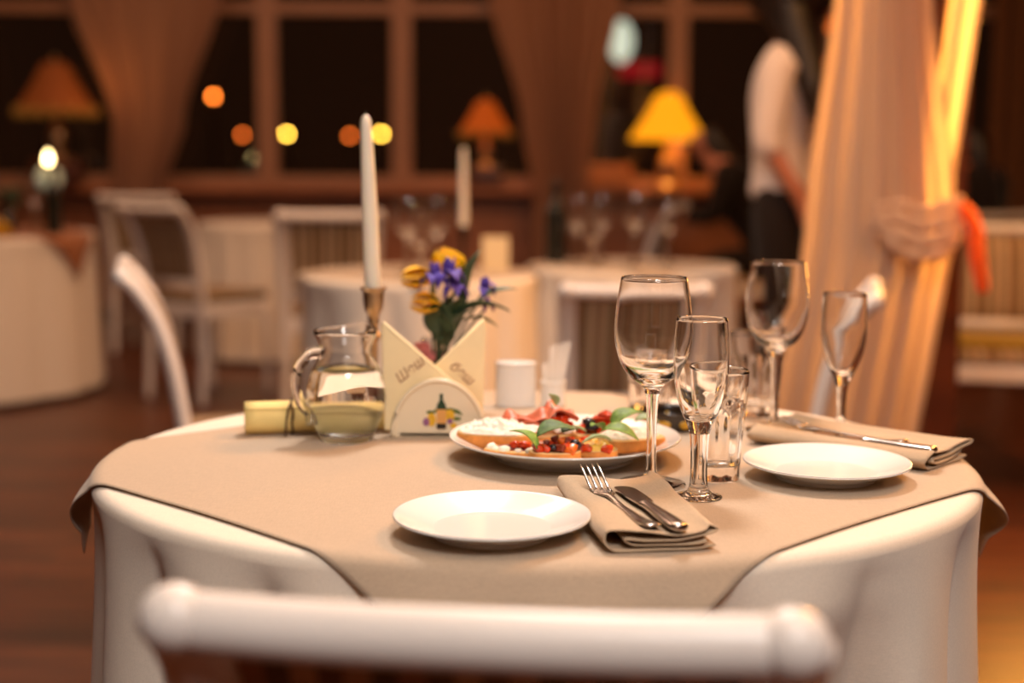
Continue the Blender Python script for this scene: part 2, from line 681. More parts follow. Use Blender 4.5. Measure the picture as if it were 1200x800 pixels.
tube(bm, [(0, 0.1, 0), (0, 0.1, 4.2)], 0.06)
obj('pole', bm, M['iron'], s)
bm = BM()
ellipsoid(bm, (-0.1, 0, 4.4), (0.28, 0.1, 0.5))
obj('white_panel', bm, M['light_white'], s)
bm = BM()
box(bm, (0.35, 0, 3.72), (1.0, 0.1, 0.34), bevel=0.03)
obj('red_panel', bm, M['light_red'], s)

# ------------------------------------------------------------------ curtains


def curtain(name, label, edges, y, mat, pleats, depth, zb, zt, nz=60, ny=160, seed=0, group=None):
    """edges(z) -> (x0, x1); sheer cloth gathered in pleats"""
    def fn(u, v):
        z = zb + (zt - zb) * v
        x0, x1 = edges(z)
        ph = u * pleats * 2 * pi + 0.9 * sin(u * 5 + seed) + 0.25 * sin(z * 2 + seed)
        w = min(1.0, (x1 - x0) / (0.10 * pleats))
        dy = depth * (0.75 + 0.25 * sin(7 * u + seed)) * sin(ph) + 0.3 * depth * sin(ph * 0.47 + 1)
        return (x0 + (x1 - x0) * (u + 0.012 * sin(ph * 2)), y + dy, z)
    o = obj(name, sheet(fn, ny, nz), mat, None, True)
    return tag(o, label, 'curtain', group)


def lerp_edges(tab):
    tab = sorted(tab)

    def f(z):
        if z <= tab[0][0]:
            return tab[0][1:]
        for a, b in zip(tab, tab[1:]):
            if z <= b[0]:
                t = (z - a[0]) / (b[0] - a[0])
                t = t * t * (3 - 2 * t) if abs(b[2] - b[1] - a[2] + a[1]) > 0.3 else t
                return (a[1] + (b[1] - a[1]) * t, a[2] + (b[2] - a[2]) * t)
        return tab[-1][1:]
    return f


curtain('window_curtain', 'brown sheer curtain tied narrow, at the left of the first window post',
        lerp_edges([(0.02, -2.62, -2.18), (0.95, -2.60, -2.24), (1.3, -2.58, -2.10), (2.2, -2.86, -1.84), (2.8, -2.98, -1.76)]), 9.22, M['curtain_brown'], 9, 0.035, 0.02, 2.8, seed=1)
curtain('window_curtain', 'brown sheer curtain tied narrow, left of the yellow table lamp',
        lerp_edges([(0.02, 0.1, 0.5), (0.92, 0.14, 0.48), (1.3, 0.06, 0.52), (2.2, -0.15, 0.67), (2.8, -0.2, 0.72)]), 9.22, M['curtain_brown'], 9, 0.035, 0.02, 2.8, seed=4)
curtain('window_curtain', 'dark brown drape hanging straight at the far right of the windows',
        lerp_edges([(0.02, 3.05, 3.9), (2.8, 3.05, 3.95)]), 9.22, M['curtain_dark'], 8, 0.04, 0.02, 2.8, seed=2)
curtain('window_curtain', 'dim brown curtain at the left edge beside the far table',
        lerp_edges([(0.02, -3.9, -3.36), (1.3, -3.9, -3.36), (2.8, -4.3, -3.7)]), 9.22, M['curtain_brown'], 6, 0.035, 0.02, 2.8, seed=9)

# the large sheer drape on the right, in front of the wooden column
s = thing('sheer_drape', 'large cream sheer drape with orange glow, gathered by a sash behind the right flute', 'curtain', (1.0, 4.1, 0))


def drape_part(name, edges, y, mat, pleats, depth, zb, zt, seed, nz=70, ny=140):
    def fn(u, v):
        z = zb + (zt - zb) * v
        x0, x1 = edges(z)
        ph = u * pleats * 2 * pi + 0.9 * sin(u * 5 + seed) + 0.5 * sin(z * 1.3 + seed)
        dy = depth * (0.7 + 0.3 * sin(6 * u + seed)) * sin(ph) + 0.4 * depth * sin(ph * 0.43 + 1)
        return (x0 + (x1 - x0) * (u + 0.01 * sin(ph * 2)) - 1.0, y + dy - 4.1, z)
    return obj(name, sheet(fn, ny, nz), mat, s, True)


drape_part('main_panel', lerp_edges([(0.03, 0.74, 1.14), (0.5, 0.78, 1.215), (0.80, 0.83, 1.255), (0.90, 0.84, 1.275), (1.1, 0.85, 1.255), (1.5, 0.90, 1.185), (2.6, 0.99, 1.07), (3.08, 1.0, 1.06)]), 4.1, M['curtain_sheer'], 11, 0.022, 0.03, 3.08, 3)
drape_part('side_panel', lerp_edges([(0.86, 1.2, 1.29), (1.1, 1.22, 1.295), (1.56, 1.26, 1.345), (3.08, 1.44, 1.58)]), 4.2, M['curtain_sheer'], 2, 0.03, 0.86, 3.08, 6)
for zo, ro, ph in ((0.0, 0.020, 0.0), (0.045, 0.018, 1.3), (-0.04, 0.016, 2.2), (0.085, 0.014, 0.6)):
    bm = BM()
    pth = smooth_prof([(0.03, -0.035, 0.96 + zo * 0.4), (0.10, -0.048, 0.915 + zo), (0.17, -0.05, 0.895 + zo), (0.24, -0.045, 0.915 + zo), (0.285, -0.02, 0.96 + zo * 0.7)], 8)
    tube(bm, pth, [ro * (0.45 + 0.5 * sin(i / (len(pth) - 1) * pi)) + 0.003 * sin(i * 0.9 + ph) for i in range(len(pth))], 14, (0.7, 1.3))
    obj('sash', bm, M['curtain_sheer'], s)
bm = BM()
pth = smooth_prof([(0.28, -0.03, 1.00), (0.315, -0.04, 0.94), (0.325, -0.045, 0.86), (0.345, -0.04, 0.77), (0.35, -0.04, 0.75)], 6)
tube(bm, pth, [0.028, 0.03, 0.032, 0.034, 0.036, 0.036, 0.036, 0.036, 0.036, 0.036, 0.036, 0.036, 0.036, 0.036, 0.034, 0.034, 0.033, 0.032, 0.03, 0.028, 0.026, 0.026, 0.024, 0.022, 0.012][:len(pth)], 12, (1.0, 0.6))
obj('sash_tail', bm, M['sash_glow_tint'], s, label='orange glow-tinted sash tail')

# ------------------------------------------------------------------ tablecloths


def round_cloth_fn(R, H, fold, nfold, seed, zb=0.03, lean=0.03, push=None, oval=1.0):
    f = 0.016
    rnd = random.Random(seed)
    ph = [rnd.uniform(0, 2 * pi) for _ in range(4)]

    def ridge(a):
        b = a * nfold + 1.1 * sin(a * 2 + ph[0]) + 0.8 * sin(a * 3 + ph[1])
        return abs(cos(b / 2)) ** 0.75 * (0.75 + 0.25 * sin(a * 2 + ph[2]))

    def fn(u, v):
        a = 2 * pi * u
        if v < 0.25:
            r = (R - f) * (v / 0.25)
            z = H
        elif v < 0.4:
            t = (v - 0.25) / 0.15 * pi / 2
            r = R - f + f * sin(t)
            z = H - f + f * cos(t)
        else:
            t = (v - 0.4) / 0.6
            d = t * (H - f - zb)
            g = 1 - math.exp(-d / 0.06)
            r = R + lean * t + fold * (ridge(a) - 0.75) * g * (0.8 + 0.5 * t)
            z = H - f - d
        x, y = r * cos(a), r * sin(a) * oval
        if push and y < 0 and z < 0.69:
            k = min(1, (0.69 - z) / 0.2)
            lim = -push[1]
            g = max(0, 1 - (max(0, abs(x - push[0]) - 0.24) / 0.12) ** 2)
            if y < lim:
                y = y + (lim - y) * k * g
        return (x, y, z)
    return fn


C0 = (0.03, 1.758)
OV = 0.915
fn = round_cloth_fn(0.541, T, 0.062, 19, 5, push=(0.03, 0.30), oval=OV, lean=0.06)
o = obj('tablecloth', sheet(fn, 320, 70), M['linen_white'], loc=(C0[0], C0[1], 0))
tag(o, 'white tablecloth draped to the floor over the round table in front', 'tablecloth')

# square beige overlay, corners hanging


def overlay_fn(R, S, H, bulge, seed, oval=1.0, shift=(0, 0)):
    f = 0.02

    def fn(u, v):
        a, b = (u * 2 - 1) * S / 2, (v * 2 - 1) * S / 2
        kc = 1 + 0.07 * (abs(a * b) / (S / 2) ** 2) ** 2
        a, b = a * kc, b * kc
        x, y = (a - b) / sqrt(2) + shift[0], ((a + b) / sqrt(2) + shift[1]) / oval
        r = sqrt(x * x + y * y)
        th = atan2(y, x)
        r0 = R - f
        z = H + 0.0006 * noise.noise(Vector((x * 9, y * 9, seed)))
        if r > r0:
            d = r - r0
            L = f * pi / 2 * 0.86
            if d < L:
                t = d / (f)
                rr = r0 + f * sin(t)
                z = H - f + f * cos(t)
            else:
                t = L / f
                e = d - L
                rr = r0 + f * sin(t) + e * cos(t) * 0.25 + (bulge + 0.010 * max(0, min(1, -y / 0.10)) * max(0, min(1, (abs(x) - 0.33) / 0.1)) * (shift[1] != 0)) * sin(min(1, e / 0.075) * pi * 0.85) + 0.004 * sin(th * 24) * min(1, e / 0.05)
                z = H - f + f * cos(t) - e * 0.97
            x, y = rr * cos(th), rr * sin(th)
        return (x, y * oval, z)
    return fn


o = obj('overlay_cloth', sheet(overlay_fn(0.545, 0.872, T + 0.0035, 0.014, 1, OV, (0.0, -0.042)), 150, 150), M['linen_beige'], loc=(C0[0], C0[1], 0), solid=0.0014)
tag(o, 'square beige linen overlay laid diagonally on the front white tablecloth', 'tablecloth')
TO = T + 0.0044

# ------------------------------------------------------------------ plates


def plate(name, label, loc, R, H, group=None):
    k = R / 0.097
    h = H
    pr = [(0, 0.004), (0.045 * k, 0.004), (0.054 * k, 0.0042), (0.056 * k, 0.0), (0.0585 * k, 0.0), (0.060 * k, 0.004), (0.075 * k, h * 0.5), (0.096 * k, h - 0.002),
          (0.097 * k, h - 0.0005), (0.0962 * k, h + 0.0008), (0.080 * k, h * 0.72), (0.062 * k, 0.0085), (0.052 * k, 0.0072), (0, 0.007)]
    bm = BM()
    lathe(bm, smooth_prof(pr, 4), 96)
    o = obj(name, bm, M['porcelain'], loc=loc)
    tag(o, label, 'plate', group)
    return o


plate('side_plate', 'empty white porcelain plate at the front of the table beside the fork', (-0.019, 1.372, TO), 0.097, 0.0205)
plate('side_plate', 'empty white porcelain plate on the right, beside the tumbler', (0.368, 1.63, TO), 0.096, 0.0205)
PL = (0.066, 1.735)
plate('platter', 'large white plate carrying the bruschetta and salad leaves', (PL[0], PL[1], TO), 0.142, 0.028)

# ------------------------------------------------------------------ glassware


def stemware(name, label, cat, loc, outer, inner, cuts, group=None, segs=64, scale=1.0):
    """closed profile foot > stem > bowl, split at the two cut heights of the outer profile into three open meshes that meet exactly"""
    P = smooth_prof(outer, 6)
    Q = smooth_prof(inner, 6)
    i1 = min(range(len(P)), key=lambda i: abs(P[i][1] - cuts[0]) + (0 if P[i][0] < 0.012 else 9))
    i2 = min(range(len(P)), key=lambda i: abs(P[i][1] - cuts[1]))
    s = thing(name, label, cat, loc, 0, group, scale)
    for nm, pr in (('foot', P[:i1 + 1]), ('stem', P[i1:i2 + 1]), ('bowl', P[i2:] + Q)):
        bm = BM()
        lathe(bm, pr, segs)
        obj(nm, bm, M['glass'], s)
    return s


W_OUT = [(0, 0.0008), (0.020, 0.0006), (0.0375, 0.0), (0.0398, 0.0012), (0.037, 0.003), (0.022, 0.0048), (0.011, 0.0085), (0.0068, 0.016), (0.0056, 0.035), (0.0056, 0.065),
         (0.0068, 0.092), (0.0092, 0.108), (0.0145, 0.1165), (0.026, 0.1245), (0.036, 0.139), (0.0418, 0.157), (0.0437, 0.174), (0.0430, 0.193), (0.0405, 0.215), (0.0372, 0.236)]
W_IN = [(0.0368, 0.2363), (0.0365, 0.2358), (0.0398, 0.215), (0.0423, 0.193), (0.0430, 0.174), (0.0407, 0.158), (0.0348, 0.1412), (0.024, 0.1288), (0.012, 0.1235), (0, 0.1222)]
wine = stemware('wine_glass', 'large empty wine glass with tall stem standing right of the bruschetta plate', 'glass', (0.159, 1.588, TO), W_OUT, W_IN, (0.014, 0.106), 'wine glasses on the front table')
dup(wine, (0.359, 1.918, TO), 0.4, 'empty wine glass at the back, between the rear tumbler and the rear flute', scale=0.975)
F_OUT = [(0, 0.0008), (0.015, 0.0005), (0.0245, 0.0), (0.0262, 0.0012), (0.0245, 0.003), (0.016, 0.0055), (0.0115, 0.010), (0.0098, 0.018), (0.0092, 0.032), (0.0098, 0.055), (0.0112, 0.072),
         (0.0150, 0.0835), (0.0215, 0.098), (0.0268, 0.117), (0.0294, 0.137), (0.0301, 0.154), (0.0294, 0.176), (0.0277, 0.197)]
F_IN = [(0.0273, 0.1974), (0.0269, 0.1968), (0.0286, 0.176), (0.0293, 0.154), (0.0278, 0.138), (0.0250, 0.119), (0.0196, 0.102), (0.0125, 0.0905), (0, 0.0865)]
flute = stemware('champagne_flute', 'short empty champagne flute standing in front of the faceted tumbler', 'glass', (0.2055, 1.528, TO), F_OUT, F_IN, (0.016, 0.071), 'champagne flutes on the front table')
F2_OUT = [(0, 0.0008), (0.015, 0.0005), (0.0265, 0.0), (0.0282, 0.0012), (0.0255, 0.003), (0.014, 0.0055), (0.0085, 0.010), (0.0062, 0.018), (0.0060, 0.032), (0.0070, 0.052), (0.0092, 0.063),
          (0.0128, 0.073), (0.0190, 0.086), (0.0262, 0.106), (0.0295, 0.124), (0.0303, 0.142), (0.0302, 0.164), (0.0293, 0.187)]
F2_IN = [(0.0289, 0.1874), (0.0285, 0.1868), (0.0294, 0.164), (0.0295, 0.142), (0.0280, 0.125), (0.0245, 0.108), (0.0172, 0.0895), (0.010, 0.080), (0, 0.0765)]
stemware('champagne_flute', 'slim empty champagne flute at the back right of the table, before the glowing drape', 'glass', (0.453, 1.928, TO), F2_OUT, F2_IN, (0.016, 0.062), 'champagne flutes on the front table')


def tumbler(label, loc, h, r0, r1, group, rot=0.0):
    nf = 10

    def mod(a, z, r):
        k = max(0, min(1, (0.72 * h - z) / (0.14 * h))) * max(0, min(1, (z - 0.004) / 0.008))
        return 1 - 0.055 * k * (abs(cos(a * nf / 2)) ** 3) * 1.0
    out = [(0, 0.0012), (r0 * 0.8, 0.001), (r0 * 0.96, 0.0), (r0, 0.003), (r0 * 1.02, 0.012), (r0 + (r1 - r0) * 0.3, h * 0.33), (r0 + (r1 - r0) * 0.66, h * 0.66), (r0 + (r1 - r0) * 0.76, h * 0.74), (r1 - 0.0005, h - 0.006), (r1, h)]
    inn = [(r1 - 0.0012, h + 0.0006), (r1 - 0.0022, h - 0.001), (r0 + (r1 - r0) * 0.7 - 0.003, h * 0.7), (r0 + (r1 - r0) * 0.3 - 0.004, h * 0.33), (r0 - 0.0036, h * 0.17), (r0 - 0.007, h * 0.135), (0, h * 0.125)]
    bm = BM()
    prof = smooth_prof(out, 5)
    lathe(bm, prof, 120, mod)
    bm2 = BM()
    o_ = obj('tmp', bm, M['glass'])
    me = o_.data
    bm = BM()
    bm.from_mesh(me)
    bpy.data.objects.remove(o_)
    n0 = len(bm.verts)
    lathe(bm, [prof[-1]] + smooth_prof(inn, 5), 120)
    bmesh.ops.remove_doubles(bm, verts=bm.verts, dist=0.00002)
    o = obj('tumbler', bm, M['glass'], loc=loc, rotz=rot)
    bm2.free()
    tag(o, label, 'glass', group)
    return o


tumbler('clear faceted tumbler with thick base, right behind the short flute', (0.2385, 1.622, TO), 0.126, 0.0265, 0.0355, 'tumblers on the front table')
tumbler('clear faceted tumbler at the back, behind the rear wine glass', (0.355, 2.04, TO), 0.118, 0.031, 0.041, 'tumblers on the front table', 0.2)
tumbler('short wide tumbler at the far side, half hidden behind the large wine glass', (0.205, 2.085, TO), 0.062, 0.030, 0.033, 'tumblers on the front table', 0.1)

# ashtray
s = thing('ashtray', 'dark glazed ashtray with ochre painting, behind the right end of the bruschetta plate', 'ashtray', (0.220, 1.935, TO), 0, None, 0.88)
bm = BM()
lathe(bm, smooth_prof([(0, 0.0), (0.042, 0.0), (0.047, 0.003), (0.050, 0.016), (0.0515, 0.028), (0.050, 0.030), (0.046, 0.026), (0.042, 0.009), (0, 0.006)], 4), 48)
obj('bowl', bm, M['ashtray_dark'], s)
for k in range(9):
    a = 2 * pi * k / 9 - 1.9
    bm = BM()
    ellipsoid(bm, (0.0485 * cos(a), 0.0485 * sin(a), 0.013), (0.011, 0.003, 0.008), 2)
    for v in bm.verts:
        d = v.co - Vector((0.0485 * cos(a), 0.0485 * sin(a), 0.013))
        d = Matrix.Rotation(a + pi / 2, 3, 'Z') @ d
        v.co = Vector((0.0485 * cos(a), 0.0485 * sin(a), 0.013)) + d
    obj('painted_fruit', bm, M['ochre'], s, label='ochre painted fruit')

# ------------------------------------------------------------------ jug of water
s = thing('water_jug', 'small round glass jug with curled handle, holding water, beside the paper scroll', 'jug', (-0.217, 1.838, TO))


def spout(a, z, r):
    k = max(0, (z - 0.118) / 0.03)
    d = math.exp(-((a - radians(62)) / 0.38) ** 2)
    return 1 + 0.14 * k * d


J_OUT = [(0, 0.002), (0.026, 0.0015), (0.0325, 0.0), (0.0345, 0.003), (0.0385, 0.012), (0.0462, 0.028), (0.0512, 0.049), (0.0510, 0.069), (0.0468, 0.090), (0.0385, 0.106), (0.0336, 0.114), (0.0332, 0.121), (0.0372, 0.132), (0.0408, 0.140)]
J_IN = [(0.0414, 0.1436), (0.0404, 0.1452), (0.0384, 0.141), (0.0350, 0.133), (0.0310, 0.121), (0.0314, 0.114), (0.0362, 0.106), (0.0445, 0.090), (0.0487, 0.069), (0.0488, 0.049), (0.0436, 0.028), (0.036, 0.014), (0.026, 0.009), (0, 0.008)]
bm = BM()
lathe(bm, smooth_prof(J_OUT + J_IN, 5), 72, spout)
for v in bm.verts:
    if v.co.z > 0.125:
        a = atan2(v.co.y, v.co.x)
        v.co.z += 0.008 * ((v.co.z - 0.125) / 0.02) * math.exp(-((a - radians(62)) / 0.5) ** 2)
obj('body', bm, M['glass'], s)
bm = BM()
pth = smooth_prof([(-0.029, -0.012, 0.1175), (-0.044, -0.020, 0.116), (-0.058, -0.027, 0.098), (-0.0605, -0.030, 0.074), (-0.054, -0.029, 0.052), (-0.044, -0.027, 0.040), (-0.042, -0.0285, 0.034), (-0.0405, -0.0305, 0.026)], 7)
tube(bm, pth, [0.0084 - 0.0018 * sin(i / (len(pth) - 1) * pi) for i in range(len(pth))], 16)
obj('handle', bm, M['glass'], s)
bm = BM()
wp = [(0, 0.0083), (0.026, 0.0093), (0.0362, 0.0142), (0.0438, 0.028), (0.0490, 0.049), (0.0489, 0.069), (0.0447, 0.090), (0.0425, 0.0945)]
lathe(bm, smooth_prof(wp, 5) + [(0.039, 0.094), (0, 0.094)], 72)
obj('water', bm, M['water'], s, 'auto')

# paper scroll
s = thing('paper_scroll', 'rolled yellow paper menu tied with brown cord, lying beside the jug', 'scroll', (-0.356, 1.868, TO), radians(12))
rs = []
for i in range(90):
    a = i / 89 * 2 * pi * 2.3
    rs.append((0.0185 + 0.0032 * i / 89, a + 0.6))


def fscroll(u, v):
    i = u * (len(rs) - 1)
    r, a = rs[int(round(i))]
    return (v * 0.195, r * cos(a), 0.0226 + r * sin(a))


obj('rolled_paper', sheet(fscroll, 89, 12), M['paper_yellow'], s, solid=0.0005)
bm = BM()
pth = [(0.062 + 0.001 * sin(k), 0.0231 * cos(k / 32 * 2 * pi), 0.0233 + 0.0231 * sin(k / 32 * 2 * pi)) for k in range(33)]
tube(bm, pth, 0.0014, 8)
obj('cord', bm, M['cord_brown'], s)
bm = BM()
tube(bm, smooth_prof([(0.062, -0.012, 0.045), (0.058, -0.021, 0.040), (0.054, -0.027, 0.025), (0.052, -0.030, 0.002)], 6), 0.0014, 8)
obj('cord_end', bm, M['cord_brown'], s)

# ------------------------------------------------------------------ candle and candlestick


def candlestick(label, loc, mat, h):
    pr = [(0, 0.0), (0.034, 0.0), (0.036, 0.003), (0.032, 0.007), (0.016, 0.012), (0.009, 0.022), (0.0065, 0.05), (0.006, h - 0.085), (0.0075, h - 0.075), (0.011, h - 0.070), (0.0065, h - 0.062),
          (0.0078, h - 0.05), (0.0085, h - 0.040), (0.0130, h - 0.030), (0.0150, h - 0.014), (0.0158, h - 0.005), (0.0195, h), (0.0188, h + 0.001), (0.0136, h - 0.003), (0.0132, h - 0.0152), (0, h - 0.0152)]
    bm = BM()
    lathe(bm, smooth_prof(pr, 4), 40)
    o = obj('candlestick', bm, mat, loc=loc)
    tag(o, label, 'candlestick')
    return o


def candle(label, loc, L, r, tilt):
    s = thing('candle', label, 'candle', loc)
    s.rotation_euler = tilt
    bm = BM()
    lathe(bm, smooth_prof([(0, 0), (r, 0), (r, L * 0.02), (r * 0.9, L * 0.5), (r * 0.66, L * 0.90), (r * 0.5, L * 0.965), (r * 0.22, L * 0.985), (0, L * 0.987)], 5), 32)
    obj('wax', bm, M['wax'], s)
    bm = BM()
    tube(bm, [(0, 0, L * 0.98), (0.0004, 0, L * 1.005)], 0.0011, 8)
    obj('wick', bm, M['wick'], s)
    return s


candlestick('aged brass candlestick behind the glass jug', (-0.196, 2.0, TO), M['brass'], 0.186)
candle('tall white taper candle in the brass candlestick behind the jug', (-0.196, 2.0, TO + 0.171), 0.259, 0.0122, (0, radians(-2.0), 0))

# ------------------------------------------------------------------ napkin holder
HX, HY = -0.097, 1.880
s = thing('napkin_holder', 'cream ceramic napkin holder with a painted wine bottle and fruit', 'napkin holder', (HX, HY, TO))


def half_disc(w, h, n=28, e=2.0):
    return [(w * cos(pi * k / n), h * (sin(pi * k / n)) ** (2 / e * 0.92)) for k in range(n + 1)]


for yy, nm in ((-0.021, 'front_panel'), (0.021, 'back_panel')):
    bm = BM()
    prism(bm, half_disc(0.062, 0.078), yy - 0.003, yy + 0.003)
    bmesh.ops.bevel(bm, geom=[e for e in bm.edges if abs(e.verts[0].co.y - e.verts[1].co.y) < 1e-5], offset=0.0012, segments=2, affect='EDGES')
    p = obj(nm, bm, M['ceramic_cream'], s, 'auto')
    if nm == 'front_panel':
        bm = BM()
        hd = half_disc(0.0605, 0.0762, 40)
        tube(bm, [(a, yy - 0.003, b) for a, b in hd], 0.0034, 10)
        obj('raised_rim', bm, M['ceramic_cream'], p)
        yf = yy - 0.0031

        def paint(nm2, poly, mat, cx, cz, k=1.0, d=0.0):
            bm = BM()
            prism(bm, [(cx + a * k, cz + b * k) for a, b in poly], yf - 0.0007 - d, yf + 0.0004)
            obj(nm2, bm, mat, p, False)

        def oval(a, b, n=16):
            return [(a * cos(2 * pi * i / n), b * sin(2 * pi * i / n)) for i in range(n)]
        bx, bz = 0.004, 0.012
        paint('painted_vine', [(-0.02, 0.004), (-0.012, 0.014), (0.01, 0.016), (0.02, 0.013), (0.026, 0.006), (0.018, 0.008), (0.008, 0.011), (-0.01, 0.010)], M['leaf_paint'], bx + 0.003, bz + 0.012, 1.0)
        for (dx, dz, a, b, m_, d) in ((-0.013, 0.012, 0.0058, 0.009, 'lemon_paint', 0.0003), (0.011, 0.018, 0.0065, 0.008, 'lemon_paint', 0.0003), (0.0115, 0.010, 0.0038, 0.0036, 'grape_paint', 0.0006), (-0.020, 0.009, 0.0045, 0.0055, 'grape_paint', 0.0004),
                                      (0.02, 0.0135, 0.006, 0.0026, 'leaf_paint', 0.0002), (-0.015, 0.022, 0.005, 0.0022, 'leaf_paint', 0.0002), (0.016, 0.004, 0.0045, 0.004, 'lemon_paint', 0.0003)):
            paint({'lemon_paint': 'painted_lemon', 'grape_paint': 'painted_grapes', 'leaf_paint': 'painted_leaf'}[m_], oval(a, b), M[m_], bx + dx, bz + dz, 1.0, d)
        paint('painted_bottle', [(-0.0062, 0.026), (-0.0058, 0.032), (-0.0022, 0.038), (-0.002, 0.047), (0.002, 0.047), (0.0022, 0.038), (0.0058, 0.032), (0.0062, 0.026)], M['green_bottle'], bx, bz, 1.0, 0.001)
        paint('painted_label', [(-0.0062, 0.007), (0.0062, 0.007), (0.0062, 0.026), (-0.0062, 0.026)], M['peach_paint'], bx, bz, 1.0, 0.001)
        paint('painted_bottle_foot', [(-0.0064, 0.0), (0.0064, 0.0), (0.0064, 0.007), (-0.0064, 0.007)], M['black_paint'], bx, bz, 1.0, 0.001)
bm = BM()
box(bm, (0, 0, 0.004), (0.105, 0.048, 0.008), bevel=0.002)
obj('base', bm, M['ceramic_cream'], s, 'auto')


def paper_napkin(label, poly, y, lx, lz, ang, text, flip):
    s = thing('paper_napkin', label, 'napkin', (HX, y, TO + 0.0082), 0, 'paper napkins in the holder')
    for k in range(3):
        bm = BM()
        q = [(a - 0.0012 * k * flip, b - 0.0016 * k) if b > 0.01 else (a, b) for a, b in poly]
        prism(bm, q, k * 0.0022, k * 0.0022 + 0.0014)
        obj('paper_layer', bm, M['paper_cream'], s, False)
    bm = BM()
    a, b = Vector((poly[-1][0], 0, poly[-1][1])), Vector((poly[-2][0], 0, poly[-2][1]))
    tube(bm, [a + Vector((0, 0.0022, 0)), b + Vector((0, 0.0022, 0))], 0.0032, 10, (0.8, 1.0))
    obj('folded_edge', bm, M['paper_cream'], s)
    c = bpy.data.curves.new('lettering', 'FONT')
    c.body = text
    c.size = 0.019
    c.shear = 0.2
    c.extrude = 0.0002
    t = bpy.data.objects.new('lettering', c)
    c.materials.append(M['ink_brown'])
    COL.objects.link(t)
    bpy.context.view_layer.update()
    me = bpy.data.meshes.new_from_object(t.evaluated_get(bpy.context.evaluated_depsgraph_get()))
    bpy.data.objects.remove(t)
    t = bpy.data.objects.new('lettering', me)
    COL.objects.link(t)
    t.parent = s
    t.location = (lx, -0.0004, lz)
    t.rotation_euler = (pi / 2, -ang, 0)
    return s


paper_napkin('cream paper napkin in the holder, its point up at the left', [(-0.072, 0.0), (0.03, 0.0), (0.056, 0.030), (-0.074, 0.143)], HY - 0.015, -0.052, 0.062, radians(39), 'Шеш', 1)
paper_napkin('cream paper napkin in the holder, its point up at the right', [(0.058, 0.0), (-0.03, 0.0), (-0.056, 0.030), (0.060, 0.146)], HY + 0.004, 0.012, 0.082, radians(-41), 'беш', -1)

# ------------------------------------------------------------------ salt cellar and toothpick cup
bm = BM()
lathe(bm, smooth_prof([(0, 0), (0.028, 0), (0.0298, 0.003), (0.0302, 0.03), (0.0298, 0.058), (0.0306, 0.060), (0.0308, 0.064), (0.029, 0.0665), (0.015, 0.068), (0, 0.068)], 4), 48)
for v in bm.verts:
    v.co.y *= 0.62
o = obj('salt_shaker', bm, M['porcelain'], loc=(0.006, 2.105, TO))
tag(o, 'oval white ceramic shaker behind the bruschetta plate', 'shaker')
s = thing('toothpick_cup', 'small white ceramic cup to the right of the oval shaker', 'cup', (0.062, 2.11, TO))
bm = BM()
lathe(bm, smooth_prof([(0, 0), (0.0175, 0), (0.019, 0.003), (0.0192, 0.030), (0.0200, 0.032), (0.0200, 0.0365), (0.0186, 0.037), (0.0172, 0.034), (0.0170, 0.006), (0, 0.005)], 4), 40)
obj('cup_body', bm, M['porcelain'], s)
for k in range(7):
    s2 = thing('toothpick_packet', 'paper wrapped toothpick standing in the small white cup', 'toothpick', (0.062 + (-0.008 + 0.0027 * k), 2.11 + (0.005 if k % 2 else -0.004), TO + 0.0055), 0, 'wrapped toothpicks in the cup')
    bm = BM()
    L = 0.079 + 0.012 * (k / 6) - (0.022 if k < 2 else 0)
    box(bm, (0, 0, L / 2), (0.0052, 0.0016, L), Matrix.Rotation(0, 3, 'X'), bevel=0.0004)
    obj('paper_sleeve', bm, M['paper_white'], s2, False)
    s2.rotation_euler = (0.05 * ((k % 3) - 1), radians(-7 + 2.8 * k), 0)

# ------------------------------------------------------------------ vase with flowers
VX, VY = -0.113, 2.10
s = thing('flower_vase', 'small glass vase with pink ribbon behind the napkin holder', 'vase', (VX, VY, TO))
bm = BM()
lathe(bm, smooth_prof([(0, 0), (0.020, 0), (0.024, 0.004), (0.026, 0.03), (0.021, 0.055), (0.0165, 0.075), (0.0185, 0.092), (0.022, 0.100), (0.0205, 0.1005), (0.017, 0.092), (0.0148, 0.075), (0.019, 0.055), (0.024, 0.03), (0.022, 0.006), (0, 0.005)], 4), 40)
obj('body', bm, M['glass'], s)
bm = BM()
tube(bm, [(0.0188 * cos(k / 24 * 2 * pi), 0.0188 * sin(k / 24 * 2 * pi), 0.076) for k in range(25)], 0.006, 8, (0.35, 1))
obj('ribbon', bm, M['ribbon_pink'], s, label='pink ribbon')
for sg in (-1, 1):
    bow = leaf_mesh(0.030, 0.024, 0.5, 0.2)
    obj('ribbon_loop', xform(bow, dirmat((-0.012, -0.017, 0.078), (-0.6, -0.3, 0.75 * sg), 0.7)), M['ribbon_pink'], s, solid=0.0006)


def stem(bm_, a, b):
    mid = (Vector(a) + Vector(b)) / 2 + Vector((0, 0, 0.012))
    tube(bm_, smooth_prof([tuple(a), tuple(mid), tuple(b)], 6), 0.0018, 8)


